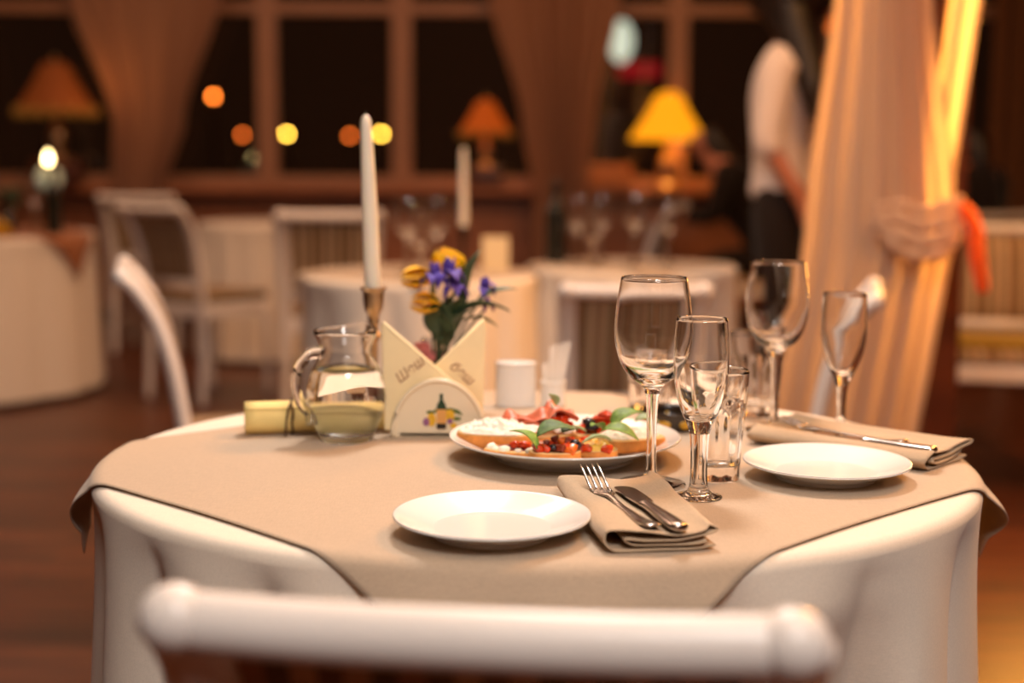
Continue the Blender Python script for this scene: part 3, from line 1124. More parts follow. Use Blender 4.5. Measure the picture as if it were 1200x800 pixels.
def iris(label, head, d, mats=('petal_purple', 'petal_light'), k=1.0):
    base = Vector((VX, VY, TO + 0.022))
    s = thing('iris_flower', label, 'flower', tuple(base), 0, 'irises in the vase')
    h = Vector(head) - base
    bm = BM()
    stem(bm, (random.uniform(-0.006, 0.006), random.uniform(-0.006, 0.006), 0), tuple(h))
    obj('stem', bm, M['leaf_dark'], s)
    d = Vector(d).normalized()
    up = Vector((0, 0, 1))
    sd = d.cross(up).normalized()
    for i, (dv, L, W, cu) in enumerate(((d * 0.9 + up * 0.1, 0.026, 0.022, 0.9), (sd * 0.8 + d * 0.35 - up * 0.25, 0.026, 0.020, 0.9), (-sd * 0.8 + d * 0.35 - up * 0.25, 0.026, 0.020, 0.9),
                                        (up + sd * 0.25 + d * 0.2, 0.028, 0.019, -0.3), (up - sd * 0.3 + d * 0.2, 0.028, 0.019, -0.3), (up - d * 0.4, 0.026, 0.018, -0.3))):
        obj('petal', xform(leaf_mesh(L * k, W * k, cu, 0.35), dirmat(h, dv)), M[mats[0]], s, solid=0.0007)
        if i in (0, 1):
            bl = xform(leaf_mesh(L * 0.62 * k, W * 0.42 * k, cu, 0.2), dirmat(h + up * 0.0016 + dv.normalized() * 0.003 + d * 0.0015, dv))
            obj('petal_blotch', bl, M[mats[1]], s, solid=0.0006, label='pale yellow blotch')
    return s


def tulip(label, head, d, k=1.0):
    base = Vector((VX, VY, TO + 0.022))
    s = thing('tulip_flower', label, 'flower', tuple(base), 0, 'yellow tulips in the vase')
    h = Vector(head) - base
    bm = BM()
    stem(bm, (random.uniform(-0.006, 0.006), random.uniform(-0.006, 0.006), 0), tuple(h))
    obj('stem', bm, M['leaf_dark'], s)
    d = Vector(d).normalized()
    q = d.to_track_quat('X', 'Z').to_matrix()
    for i in range(6):
        a = 2 * pi * i / 6 + 0.3
        off = q @ Vector((0, cos(a), sin(a)))
        mt = dirmat(h, d + off * (0.42 if i % 2 else 0.34), 0)
        pet = leaf_mesh(0.036 * k, 0.029 * k, 0.0, 0.30)
        m4 = Matrix.Translation(h + off * 0.003) @ (d + off * 0.33).to_track_quat('X', 'Z').to_matrix().to_4x4()
        # bow every petal towards the axis
        V = []
        for v in pet[0]:
            w = m4 @ Vector(v)
            u = v[0] / (0.036 * k)
            w -= off * (0.0095 * k * max(0, u - 0.35) ** 1.5 * 1.6)
            w += off * 0.005 * sin(pi * min(1, u))
            V.append(tuple(w))
        obj('petal', (V, pet[1]), M['petal_yellow'], s, solid=0.0007)
    return s


tulip('yellow tulip pointing left, upper one beside the irises', (-0.118, 2.06, 0.950), (-1, -0.25, 0.10), 1.3)
tulip('yellow tulip pointing left, lower one above the pink ribbon', (-0.106, 2.05, 0.912), (-1, -0.25, 0.22), 1.25)
tulip('yellow tulip on top, behind the irises', (-0.094, 2.11, 0.953), (-0.2, -0.2, 0.6), 1.3)
iris('purple iris, leftmost, beside the upper yellow tulip', (-0.112, 2.04, 0.952), (-0.1, -1, 0.1))
iris('purple iris in the middle of the bouquet, uppermost', (-0.090, 2.035, 0.957), (0.45, -0.9, 0.1), k=1.1)
iris('purple iris below the middle one, showing a pale blotch', (-0.082, 2.03, 0.940), (0.25, -1, -0.15), k=0.85)
iris('small violet iris bud on the right of the bouquet', (-0.040, 2.07, 0.934), (0.8, -0.4, 0.6), ('petal_purple', 'petal_violet'), 0.8)
iris('small reddish violet flower hanging low on the right of the bouquet', (-0.036, 2.06, 0.914), (0.6, -0.6, -0.3), ('petal_violet', 'petal_violet'), 0.5)
LV = [((-0.10, 2.06, 0.88), (0.3, -0.2, 1), 0.055, 0.024), ((-0.10, 2.05, 0.87), (-0.15, -0.3, 1), 0.06, 0.026), ((-0.085, 2.05, 0.90), (1, -0.2, 0.25), 0.075, 0.020), ((-0.08, 2.06, 0.905), (1, -0.1, 0.12), 0.07, 0.022),
      ((-0.07, 2.10, 0.90), (0.15, 0.1, 1), 0.085, 0.020), ((-0.075, 2.07, 0.89), (0.8, -0.2, 0.0), 0.05, 0.020), ((-0.09, 2.05, 0.87), (0.25, -0.3, 1), 0.06, 0.026), ((-0.11, 2.05, 0.87), (0.0, -0.3, 1), 0.05, 0.03),
      ((-0.095, 2.055, 0.865), (0.6, -0.3, 0.8), 0.06, 0.026), ((-0.09, 2.05, 0.86), (-0.3, -0.2, 1), 0.055, 0.024), ((-0.055, 2.09, 0.91), (0.9, 0.0, 0.5), 0.06, 0.018), ((-0.10, 2.06, 0.855), (0.05, -0.3, 1), 0.06, 0.03), ((-0.062, 2.08, 0.925), (0.1, 0.0, 1), 0.06, 0.016)]
s = thing('greenery_sprig', 'dark green leafy sprig filling the vase below the flowers', 'leaves', (VX, VY, TO + 0.02))
base = Vector((VX, VY, TO + 0.02))
bm = BM()
for p, d, L, W in LV[:8]:
    stem(bm, (random.uniform(-0.008, 0.008), random.uniform(-0.008, 0.008), 0.002), tuple(Vector(p) - base))
obj('stems', bm, M['leaf_dark'], s)
for p, d, L, W in LV:
    obj('leaf', xform(leaf_mesh(L * 1.12, W * 1.25, 0.3, 0.3), dirmat(Vector(p) - base, d, random.uniform(-0.5, 0.5))), M['leaf_dark'], s, solid=0.0008)

# ------------------------------------------------------------------ folded linen napkins and cutlery


def linen_napkin(label, loc, rotz, L, W, seed):
    w = W / 2
    p3 = smooth_prof([(a, 0, b) for a, b in [(w + 0.006, 0.0042), (w * 0.75, 0.0016), (0, 0.0014), (-w * 0.8, 0.0014), (-w, 0.0035), (-w - 0.008, 0.011), (-w, 0.0195), (-w * 0.7, 0.0210), (-w * 0.2, 0.0172), (w * 0.35, 0.0160), (w * 0.8, 0.0185), (w + 0.005, 0.0225), (w + 0.008, 0.0185), (w * 0.85, 0.0140), (w * 0.3, 0.0105), (-w * 0.3, 0.0100), (-w * 0.62, 0.0125), (-w * 0.72, 0.0095), (-w * 0.5, 0.0060), (0, 0.0055), (w * 0.7, 0.0068), (w * 0.98, 0.0100)]], 5)
    n = len(p3) - 1

    def fn(u, v):
        i = int(round(u * n))
        p = p3[i]
        y = (v - 0.5) * L
        wob = 0.0035 * noise.noise(Vector((y * 14, p.x * 10, seed)))
        e = (abs(v - 0.5) * 2) ** 4
        lay = p.z / 0.021
        return (p.x + wob + 0.004 * e * sin(i * 0.5 + seed) * lay, y + 0.006 * sin(i * 0.21 + seed) * lay, 0.0009 + p.z + max(0, 0.0030 * e * lay * sin(p.x * 70 + seed)))
    o = obj('linen_napkin', sheet(fn, n, 40), M['linen_napkin'], loc=loc, rotz=rotz, solid=0.0014)
    tag(o, label, 'napkin', 'folded linen napkins')
    return o


NA = (0.1235, 1.424)
ang = atan2(-0.218, 0.034) + pi / 2
linen_napkin('folded beige linen napkin at the front, under the fork and knife', (NA[0], NA[1], TO), ang, 0.235, 0.094, 2)
NB = (0.437, 1.782)
ang2 = atan2(-0.68, 0.73) + pi / 2
linen_napkin('folded beige linen napkin on the right, behind the right plate', (NB[0], NB[1], TO), ang2, 0.25, 0.098, 5)


def make_fork(label, tip, end, lift):
    a, b = Vector(tip), Vector(end)
    d = (b - a)
    d.z = 0
    L = d.length
    s = thing('fork', label, 'fork', (b.x, b.y, b.z), atan2(-d.y, -d.x), 'forks on the napkins')
    k = L / 0.19
    zc = lambda x: 0.0022 + (0.0035 if x < 0.02 else 0) + 0.010 * lift * math.exp(-((x / k - 0.125) / 0.02) ** 2) * 0.3 + (lift * 0.022 * max(0, (x / k - 0.125) / 0.065) ** 1.5 if x / k > 0.125 else 0) - 0.004 * lift * math.exp(-((x / k - 0.150) / 0.016) ** 2)
    # handle
    prof = [(0.0, 0.0075), (0.006, 0.0095), (0.03, 0.0085), (0.06, 0.0058), (0.09, 0.0042), (0.112, 0.0038), (0.124, 0.0050), (0.134, 0.0105), (0.142, 0.0128), (0.150, 0.0125)]
    P = smooth_prof([(x * k, w, zc(x * k)) for x, w in prof], 5)
    bm = BM()
    rows = []
    for p in P:
        rows.append([bm.verts.new((p.x, sgn * p.y, p.z + dz)) for sgn, dz in ((-1, -0.0004), (-0.7, 0.0012), (0, 0.0019), (0.7, 0.0012), (1, -0.0004), (0.6, -0.0012), (-0.6, -0.0012))])
    for A, B in zip(rows, rows[1:]):
        for i in range(7):
            j = (i + 1) % 7
            bm.faces.new((A[i], A[j], B[j], B[i]))
    bm.faces.new(rows[0])
    bm.faces.new(rows[-1][::-1])
    obj('handle', bm, M['steel'], s)
    for t in range(4):
        y = (-1.5 + t) * 0.0064
        bm = BM()
        tube(bm, [(x * k, y * (1 if x > 0.15 else 0.98), zc(x * k) + 0.0005) for x in (0.146, 0.155, 0.163, 0.172, 0.181, 0.189)], [0.0019, 0.0018, 0.0017, 0.0015, 0.0013, 0.0007], 8, (1.0, 0.75))
        obj('tine', bm, M['steel'], s)
    return s


def make_knife(label, tip, end):
    a, b = Vector(tip), Vector(end)
    d = a - b
    L = d.length
    s = thing('table_knife', label, 'knife', (b.x, b.y, b.z), 0, 'knives on the napkins')
    s.rotation_euler = d.to_track_quat('X', 'Z').to_euler()
    k = L / 0.20
    bm = BM()
    P = smooth_prof([(x * k, w, h) for x, w, h in ((0.0, 0.005, 0.003), (0.004, 0.0088, 0.0044), (0.015, 0.0100, 0.0046), (0.05, 0.0092, 0.0044), (0.085, 0.0072, 0.0042), (0.105, 0.0068, 0.0042), (0.112, 0.0078, 0.0042), (0.116, 0.0070, 0.0030))], 6)
    rows = []
    for p in P:
        rows.append([bm.verts.new((p.x, p.y * cos(q), 0.0046 + p.z * sin(q))) for q in [2 * pi * i / 14 for i in range(14)]])
    for A, B in zip(rows, rows[1:]):
        for i in range(14):
            j = (i + 1) % 14
            bm.faces.new((A[i], A[j], B[j], B[i]))
    bm.faces.new(rows[0])
    bm.faces.new(rows[-1][::-1])
    obj('handle', bm, M['steel'], s)
    bm = BM()
    poly = [(0.112, -0.0062), (0.118, -0.0098), (0.135, -0.0112), (0.165, -0.0112), (0.185, -0.0105), (0.196, -0.0065), (0.200, 0.001), (0.198, 0.0075), (0.190, 0.0098), (0.150, 0.0098), (0.120, 0.0085), (0.112, 0.0065)]
    q = smooth_prof([(x * k, y, 0) for x, y in poly], 4)
    prism(bm, [(p.x, p.y) for p in q], 0.0040, 0.0056, 'xy')
    obj('blade', bm, M['steel'], s, 'auto')
    return s


zt = TO + 0.0190
make_fork('steel fork with raised tines on the front napkin, beside the front plate', (0.083, 1.502, zt), (0.136, 1.312, zt), 1.0)
make_knife('steel table knife with orange glint on the front napkin', (0.117, 1.480, zt - 0.001), (0.160, 1.303, zt + 0.0015))
make_fork('steel fork on the right napkin, its tines near the rear wine glass', (0.354, 1.862, zt), (0.486, 1.722, zt), 0.4)
make_knife('steel table knife on the right napkin, behind the right plate', (0.388, 1.792, zt - 0.002), (0.508, 1.672, zt + 0.001))

# ------------------------------------------------------------------ bruschetta on the platter
PZ = TO + 0.0098


def bread_slice(s, L, W, h, seed, top='bread'):
    """oval slice of bread: crumb on top, crust round the side"""
    bm = BM()
    n = 36
    rings = []
    for (k, z) in ((0.90, 0.0), (0.99, 0.18 * h), (1.0, 0.6 * h), (0.96, 0.92 * h), (0.90, h), (0.5, h * 1.02)):
        ring = []
        for i in range(n):
            a = 2 * pi * i / n
            q = 1 + 0.06 * noise.noise(Vector((cos(a) * 1.5, sin(a) * 1.5, seed)))
            cx = abs(cos(a)) ** 0.8 * (1 if cos(a) > 0 else -1)
            sx = abs(sin(a)) ** 0.8 * (1 if sin(a) > 0 else -1)
            ring.append(bm.verts.new((L / 2 * k * q * cx, W / 2 * k * q * sx, z + 0.001 * noise.noise(Vector((cos(a) * 3, sin(a) * 3, seed + k))))))
        rings.append(ring)
    fcr = []
    bm.faces.new(rings[0][::-1])
    for ri, (A, B) in enumerate(zip(rings, rings[1:])):
        for i in range(n):
            j = (i + 1) % n
            f = bm.faces.new((A[i], A[j], B[j], B[i]))
            f.material_index = 0 if ri < 3 else 1
    f = bm.faces.new(rings[-1])
    f.material_index = 1
    return obj('bread', bm, [M['crust'], M[top]], s)


def bits(s, name, mat, pts, size, seed, zz):
    for i, (x, y, z) in enumerate(pts):
        bm = BM()
        k = size * random.uniform(0.8, 1.2)
        if name.endswith('tomato_piece') or 'pepper' in name:
            rt = Matrix.Rotation(random.uniform(0, 3), 3, 'Z') @ Matrix.Rotation(random.uniform(-0.5, 0.5), 3, 'X')
            box(bm, (x, y, zz + z), (k * random.uniform(1.5, 2.5), k * random.uniform(1.3, 1.8), k * random.uniform(0.9, 1.3)), rt, bevel=k * 0.35)
            for v in bm.verts:
                v.co += Vector((1, 1, 1)) * 0.25 * k * noise.noise(v.co * 180 + Vector((seed + i, 0, 0)))
        else:
            blob(bm, (x, y, zz + z), (k * random.uniform(0.9, 1.3), k * random.uniform(0.8, 1.1), k * random.uniform(0.6, 0.9)), 2, 0.3, seed + i)
        obj(name, bm, mat, s)


def heap(s, name, mat, L, W, h, z0, seed, amp=0.35, n=34):
    def fn(u, v):
        r, a = u, 2 * pi * v
        x, y = cos(a) * r * L / 2, sin(a) * r * W / 2
        k = 1 + 0.14 * noise.noise(Vector((cos(a) * 2, sin(a) * 2, seed)))
        z = h * (1 - r ** 2.6) * (1 + amp * noise.noise(Vector((x * 110, y * 110, seed))) + 0.6 * amp * noise.noise(Vector((x * 260, y * 260, seed + 5)))) + 0.0006
        return (x * k, y * k, z0 + z)
    return obj(name, sheet(fn, n, 72), mat, s)


def bru(label, x, y, rot, z=0.0):
    return thing('bruschetta', label, 'bruschetta', (x, y, PZ + z), rot, 'bruschetta on the large plate')


random.seed(11)
# left slice with white cheese
s = bru('bread slice covered with white cheese, at the left end of the large plate', -0.018, 1.742, radians(-8), 0.004)
bread_slice(s, 0.102, 0.064, 0.018, 1)
heap(s, 'cheese_topping', M['cheese'], 0.098, 0.060, 0.011, 0.0176, 3, 0.9)
# front centre: tomato and olives
s = bru('bread slice piled with chopped tomato and black olives, front centre of the large plate', 0.052, 1.655, radians(6), 0.003)
bread_slice(s, 0.064, 0.046, 0.013, 2)
bits(s, 'tomato_piece', M['tomato'], [(-0.020, -0.008, 0.004), (-0.012, -0.012, 0.005), (-0.006, 0.004, 0.007), (0.010, -0.010, 0.006), (0.020, -0.004, 0.005), (0.004, 0.010, 0.007), (0.014, 0.008, 0.008)], 0.0072, 1, 0.013)
bits(s, 'pepper_piece', M['tomato_orange'], [(-0.015, 0.006, 0.006), (0.016, -0.013, 0.004), (0.024, 0.006, 0.004), (0.008, -0.002, 0.011)], 0.0075, 20, 0.013)
bits(s, 'olive_piece', M['olive'], [(-0.004, -0.012, 0.006), (0.022, -0.008, 0.008)], 0.0072, 40, 0.013)
bits(s, 'dark_tomato_piece', M['tomato_dark'], [(-0.011, -0.003, 0.010), (0.003, -0.015, 0.006), (0.013, -0.002, 0.011), (0.0, 0.004, 0.013), (-0.023, 0.002, 0.004), (0.027, -0.002, 0.006)], 0.0052, 44, 0.013)
# back centre: ham
s = bru('bread slice topped with curls of pink cured ham, rear centre of the large plate', 0.038, 1.775, radians(10), 0.0)
bread_slice(s, 0.085, 0.052, 0.013, 4)


def ham(seed, cx, cz, L, W):
    def fn(u, v):
        x = (u - 0.5) * L
        y = (v - 0.5) * W
        z = 0.012 * (1 - (2 * u - 1) ** 2) + 0.005 * sin(u * 9 + seed) * (v + 0.3) + 0.004 * sin(v * 7 + u * 4 + seed)
        return (cx + x, y + 0.004 * sin(u * 6 + seed), 0.0165 + cz + z + 0.004)
    return sheet(fn, 20, 14)


for i, (cx, cz, L) in enumerate(((-0.024, 0.001, 0.05), (-0.004, 0.006, 0.05), (0.020, 0.010, 0.046))):
    obj('ham_slice', ham(i * 2.3, cx, cz, L, 0.044), M['ham'], s, solid=0.0016)
bits(s, 'tomato_piece', M['tomato'], [(0.012, -0.012, 0.020), (0.026, -0.006, 0.018), (0.020, 0.006, 0.024), (0.034, 0.0, 0.010)], 0.0085, 60, 0.012)
bits(s, 'cheese_curl', M['cheese'], [(0.030, -0.016, 0.008), (0.018, -0.018, 0.008)], 0.008, 70, 0.012)
bm = BM()
tube(bm, smooth_prof([(0.012, -0.010, 0.030), (0.014, -0.013, 0.044), (0.010, -0.010, 0.052)], 5), 0.0022, 8)
obj('onion_strip', bm, M['cheese'], s)
# back right: tomato heap with olive
s = bru('bread slice with tall roast tomato heap and black olives, rear right of the large plate', 0.108, 1.775, radians(-12), 0.0)
bread_slice(s, 0.066, 0.05, 0.014, 6)
bits(s, 'tomato_piece', M['tomato'], [(-0.018, -0.008, 0.004), (-0.008, 0.004, 0.010), (0.004, -0.002, 0.016), (0.012, 0.002, 0.020), (0.020, -0.006, 0.008), (0.010, -0.014, 0.006), (0.002, 0.012, 0.012)], 0.0100, 90, 0.014)
bits(s, 'pepper_piece', M['tomato_orange'], [(-0.014, 0.008, 0.006), (0.022, 0.006, 0.010), (0.018, -0.014, 0.004)], 0.0095, 110, 0.014)
bits(s, 'olive_piece', M['olive'], [(-0.003, -0.016, 0.010), (-0.008, -0.014, 0.016)], 0.0085, 130, 0.014)
# right: white cheese slice
s = bru('bread slice with white cheese and crisp crust, at the right end of the large plate', 0.143, 1.728, radians(14), 0.003)
bread_slice(s, 0.098, 0.056, 0.016, 8)
heap(s, 'cheese_topping', M['cheese'], 0.082, 0.046, 0.009, 0.0158, 8, 0.6)
# front right: yellow cheese and tomato
s = bru('small slice with yellow cheese and tomato, front right of the large plate', 0.101, 1.685, radians(-5), 0.002)
bread_slice(s, 0.054, 0.040, 0.010, 9)
heap(s, 'cheese_topping', M['cheese_yellow'], 0.048, 0.036, 0.010, 0.0095, 12, 0.4)
bits(s, 'tomato_piece', M['tomato'], [(-0.020, -0.012, 0.004), (-0.008, -0.015, 0.003), (-0.012, 0.006, 0.008), (0.014, -0.014, 0.002)], 0.0075, 150, 0.010)
# front left: herb crust with cherry tomato
s = bru('slice with browned herb crust and cherry tomato, front left of the large plate', 0.004, 1.680, radians(-20), 0.004)
bread_slice(s, 0.078, 0.044, 0.008, 12)
heap(s, 'herb_topping', M['tomato_dark'], 0.050, 0.028, 0.004, 0.0078, 15, 0.8)
bits(s, 'cherry_tomato', M['tomato'], [(0.002, -0.004, 0.006), (0.012, -0.001, 0.006)], 0.0075, 170, 0.008)
bits(s, 'cheese_crumb', M['cheese'], [(-0.020, -0.012, 0.001), (-0.008, -0.015, 0.001), (0.010, -0.015, 0.001), (0.024, -0.012, 0.001), (-0.028, -0.004, 0.001)], 0.006, 190, 0.008)

BAS = [  # position, direction, length, width, material, words
    ((0.030, 1.636, 0.021), (-0.7, 0.35, 0.55), 0.040, 0.030, 'leaf_basil', 'pointed green basil leaf standing at the front, left of the olives'),
    ((0.030, 1.650, 0.033), (0.9, 0.2, 0.25), 0.046, 0.034, 'basil_dark', 'dark green basil leaf lying on the tomato and olive slice'),
    ((0.060, 1.660, 0.036), (0.7, 0.5, 0.1), 0.024, 0.020, 'basil_dark', 'small dark green leaf right of the large dark basil leaf'),
    ((0.120, 1.668, 0.024), (-1, -0.1, 0.05), 0.038, 0.026, 'leaf_grey', 'pale grey green leaf at the front of the yellow cheese slice'),
    ((0.092, 1.715, 0.026), (-1, 0.2, 0.1), 0.034, 0.016, 'leaf_grey', 'narrow pale green leaf behind the yellow cheese'),
    ((0.108, 1.703, 0.029), (1, -0.35, -0.02), 0.048, 0.030, 'leaf_basil', 'broad green leaf lying before the white cheese slice on the right'),
    ((0.125, 1.745, 0.027), (0.75, 0.3, 0.42), 0.046, 0.030, 'leaf_basil', 'large green leaf raised behind the white cheese slice on the right'),
    ((0.112, 1.715, 0.030), (-0.5, -0.5, 0.3), 0.024, 0.018, 'leaf_basil', 'small bright green leaf between the two broad leaves'),
    ((0.155, 1.765, 0.030), (1, 0.1, 0.1), 0.032, 0.020, 'leaf_grey', 'pale leaf on the right slice, behind the wine glass stem'),
    ((0.056, 1.755, 0.052), (-0.3, -0.3, 0.6), 0.022, 0.014, 'leaf_grey', 'tiny green sprig on top of the ham slice'),
]
for p, d, L, W, m, lab in BAS:
    o = obj('salad_leaf', xform(leaf_mesh(L, W, 0.35, 0.3, 10, 6), dirmat((0, 0, 0), d, 0.15)), M[m], solid=0.0009, loc=(p[0], p[1], PZ + p[2]))
    tag(o, lab, 'leaf', 'salad leaves on the large plate')

# ------------------------------------------------------------------ chairs


def make_chair(label, loc, rotz, scale=1.0, group=None):
    """faces +y; backrest at -y, its posts sweeping backwards at the top"""
    s = thing('dining_chair', label, 'chair', loc, rotz, group, scale)
    curve = [(0.0, -0.175), (0.22, -0.158), (0.43, -0.160), (0.55, -0.172), (0.66, -0.192), (0.75, -0.222), (0.81, -0.258), (0.838, -0.285)]

    def cy_(z):
        for a, b in zip(curve, curve[1:]):
            if z <= b[0]:
                t = (z - a[0]) / (b[0] - a[0])
                return a[1] + (b[1] - a[1]) * t
        return curve[-1][1]
    for sx in (-1, 1):
        bm = BM()
        pth = smooth_prof([(sx * (0.172 + 0.014 * max(0, (z - 0.6) / 0.24)), y, z) for z, y in curve], 6)
        rad = [0.015 + 0.006 * min(1, i / (len(pth) * 0.45)) for i in range(len(pth))]
        tube(bm, pth, rad, 14, (0.85, 1.25), up=Vector((1, 0, 0)))
        ellipsoid(bm, (sx * 0.186, -0.287, 0.840), (0.023, 0.021, 0.022), 3)
        obj('back_post', bm, M['paint_white'], s)
        bm = BM()
        tube(bm, smooth_prof([(sx * 0.185, 0.195, 0.42), (sx * 0.187, 0.200, 0.2), (sx * 0.182, 0.205, 0.0)], 5), [0.021 - 0.008 * i / 10 for i in range(11)], 12)
        obj('front_leg', bm, M['paint_white'], s)
    bm = BM()
    pth = smooth_prof([(-0.180, -0.286, 0.838), (-0.09, -0.290, 0.836), (0, -0.292, 0.836), (0.09, -0.290, 0.836), (0.180, -0.286, 0.838)], 5)
    tube(bm, pth, 0.0185, 16, (0.9, 1.05))
    obj('top_rail', bm, M['paint_white'], s)
    bm = BM()
    tube(bm, [(-0.17, cy_(0.52), 0.52), (0.17, cy_(0.52), 0.52)], 0.016, 12, (0.7, 1.2))
    obj('lower_rail', bm, M['paint_white'], s)

    def fpan(off):
        def fn(u, v):
            z = 0.535 + (0.820 - 0.535) * v
            x = (u - 0.5) * 2 * (0.158 + 0.012 * max(0, (z - 0.6) / 0.24))
            return (x, cy_(z) + off * (1 - (2 * u - 1) ** 6) * (1 - (2 * v - 1) ** 6), z)
        return sheet(fn, 14, 14)
    a, b = fpan(0.020), fpan(-0.014)
    d = join_data([a, (b[0], [f[::-1] for f in b[1]])])
    obj('back_panel', d, M['upholstery'], s)
    bm = BM()
    for c, q in (((0, 0.195, 0.405), (0.35, 0.022, 0.06)), ((0, -0.158, 0.405), (0.33, 0.022, 0.06)), ((-0.182, 0.02, 0.405), (0.022, 0.34, 0.06)), ((0.182, 0.02, 0.405), (0.022, 0.34, 0.06))):
        box(bm, c, q, bevel=0.004)
    obj('seat_frame', bm, M['paint_white'], s, 'auto')
    bm = BM()
    box(bm, (0, 0.022, 0.452), (0.385, 0.385, 0.05), bevel=0.022)
    obj('seat', bm, M['upholstery'], s, 'auto')
    return s


def back_to(x, y, rot, sc=1.0):
    """root position so that the top rail's centre stands above (x, y)"""
    v = Matrix.Rotation(rot, 2) @ Vector((0, -0.29 * sc))
    return (x - v.x, y - v.y, 0)


CH = 1.008
r = radians(-6.5)
chair = make_chair('white chair in the foreground, its back to the viewer and top rail blurred', back_to(-0.021, 0.823, r, CH), r, CH, 'white dining chairs')


def chair_at(label, x, y, deg, sc=CH):
    r = radians(deg)
    return dup(chair, back_to(x, y, r, sc), r, label, 'white dining chairs', sc)


chair_at('white chair beyond the front table, its striped back behind the large wine glass', 0.315, 3.6, 3, 0.945)
chair_at('white chair at left, seen from the side as one curved post above the scroll', -0.895, 3.25, -75.5, 1.03)
chair_at('white chair at right seen from the side, its curved post behind the rear flute', 0.82, 3.2, 76, 0.985)
chair_at('white chair in profile behind the left curved post, its seat pointing right', -1.62, 6.35, -36, 1.06)
chair_at('white chair behind the far left table, partly hidden by the chair in front', -2.10, 7.95, -2, 1.06)
chair_at('white chair with striped back facing the candle table, left of the tall candle', -0.74, 5.75, 8, 1.06)
chair_at('dim chair with arched back beyond the row of wine glasses', 0.78, 6.7, 74, 1.06)
chair_at('chair with olive cushion on the far right, beyond the drape', 1.76, 5.15, 168, 1.05)
chair_at('second chair on the far right, behind the chair with the olive cushion', 2.55, 6.3, 196, 1.06)
q = radians(168)
s = thing('seat_cushion', 'olive cushion on the far right chair', 'cushion', (1.76 - 0.31 * 1.05 * sin(q), 5.15 + 0.31 * 1.05 * cos(q), 0.5015), q)
bm = BM()
box(bm, (0, 0, 0.016), (0.36, 0.34, 0.03), bevel=0.012)
obj('cushion_body', bm, M['pad_olive'], s, 'auto')

# ------------------------------------------------------------------ other tables
def other_table(x, y, R, label, seed, overlay=None, ov_label=None, H=T):
    o = obj('tablecloth', sheet(round_cloth_fn(R, H, 0.04, 12, seed), 160, 40), M['linen_white'], loc=(x, y, 0))
    tag(o, label, 'tablecloth', 'white tablecloths on the tables behind')
    if overlay:
        o = obj('overlay_cloth', sheet(overlay_fn(R + 0.01, overlay[0], H + 0.0035, 0.010, seed), 60, 60), M[overlay[1]], loc=(x, y, 0), rotz=overlay[2], solid=0.0014)
        tag(o, ov_label, 'tablecloth', 'overlay cloths on the tables behind')


other_table(-0.30, 4.55, 0.38, 'white tablecloth of the second table, behind the bouquet', 21, (0.62, 'linen_beige', 0.2), 'beige overlay on the second table, under the far candle')
other_table(0.42, 4.95, 0.36, 'white tablecloth of the table behind the large wine glass, holding a row of glasses', 22, (0.58, 'linen_beige', 0.1), 'beige overlay under the row of far wine glasses')
other_table(-2.62, 6.75, 0.62, 'long white tablecloth of the table at the far left edge', 23, (1.10, 'linen_brown', -0.3), 'brown overlay on the far left table, one corner hanging')
other_table(-1.34, 8.0, 0.42, 'white tablecloth of the distant table between the two rows of chairs', 24)

# on the second table
candlestick('dark candlestick on the second table, behind the bouquet', (-0.159, 4.6, TO), M['iron'], 0.145)
candle('white candle on the second table, blurred behind the bouquet', (-0.159, 4.6, TO + 0.130), 0.27, 0.0130, (0, 0, 0))
WG = 'wine glasses on the tables behind'
dup(wine, (-0.33, 4.48, TO), 0, 'blurred wine glass on the second table, just right of the tall candle', WG, 1.0)
dup(wine, (-0.245, 4.62, TO), 0, 'blurred wine glass on the second table, left of the far candle', WG, 1.0)
dup(flute, (-0.285, 4.42, TO), 0, 'blurred flute on the second table between the two wine glasses', 'flutes on the tables behind')
# napkin stand with a warm paper front and a bottle
s = thing('menu_stand', 'tan folded menu card standing on the second table, right of the bouquet', 'menu', (-0.055, 4.62, TO))
bm = BM()
box(bm, (0, 0.012, 0.055), (0.085, 0.003, 0.112), Matrix.Rotation(radians(-10), 3, 'X'))
box(bm, (0, -0.012, 0.055), (0.085, 0.003, 0.112), Matrix.Rotation(radians(10), 3, 'X'))
obj('card', bm, M['paper_cream'], s, False)
bm = BM()
lathe(bm, smooth_prof([(0, 0), (0.034, 0), (0.036, 0.004), (0.036, 0.17), (0.032, 0.19), (0.014, 0.225), (0.013, 0.27), (0.015, 0.272), (0.015, 0.285), (0, 0.286)], 4), 32)
o = obj('wine_bottle', bm, M['bottle_glass'], loc=(0.15, 4.98, TO))
tag(o, 'dark wine bottle at the left end of the row of far wine glasses', 'bottle')
for (x, y, k, lab) in ((0.22, 4.92, 1.0, 'wine glass in the far row, leftmost, beside the dark bottle'), (0.31, 5.0, 1.02, 'wine glass in the far row, second from the left'), (0.42, 4.9, 1.05, 'wine glass in the far row, third from the left'), (0.54, 4.96, 0.95, 'wine glass in the far row, rightmost, above the large wine glass')):
    dup(wine, (x, y, TO), 0, lab, WG, k)
dup(flute, (0.27, 4.80, TO), 0, 'short flute before the far row of wine glasses', 'flutes on the tables behind')

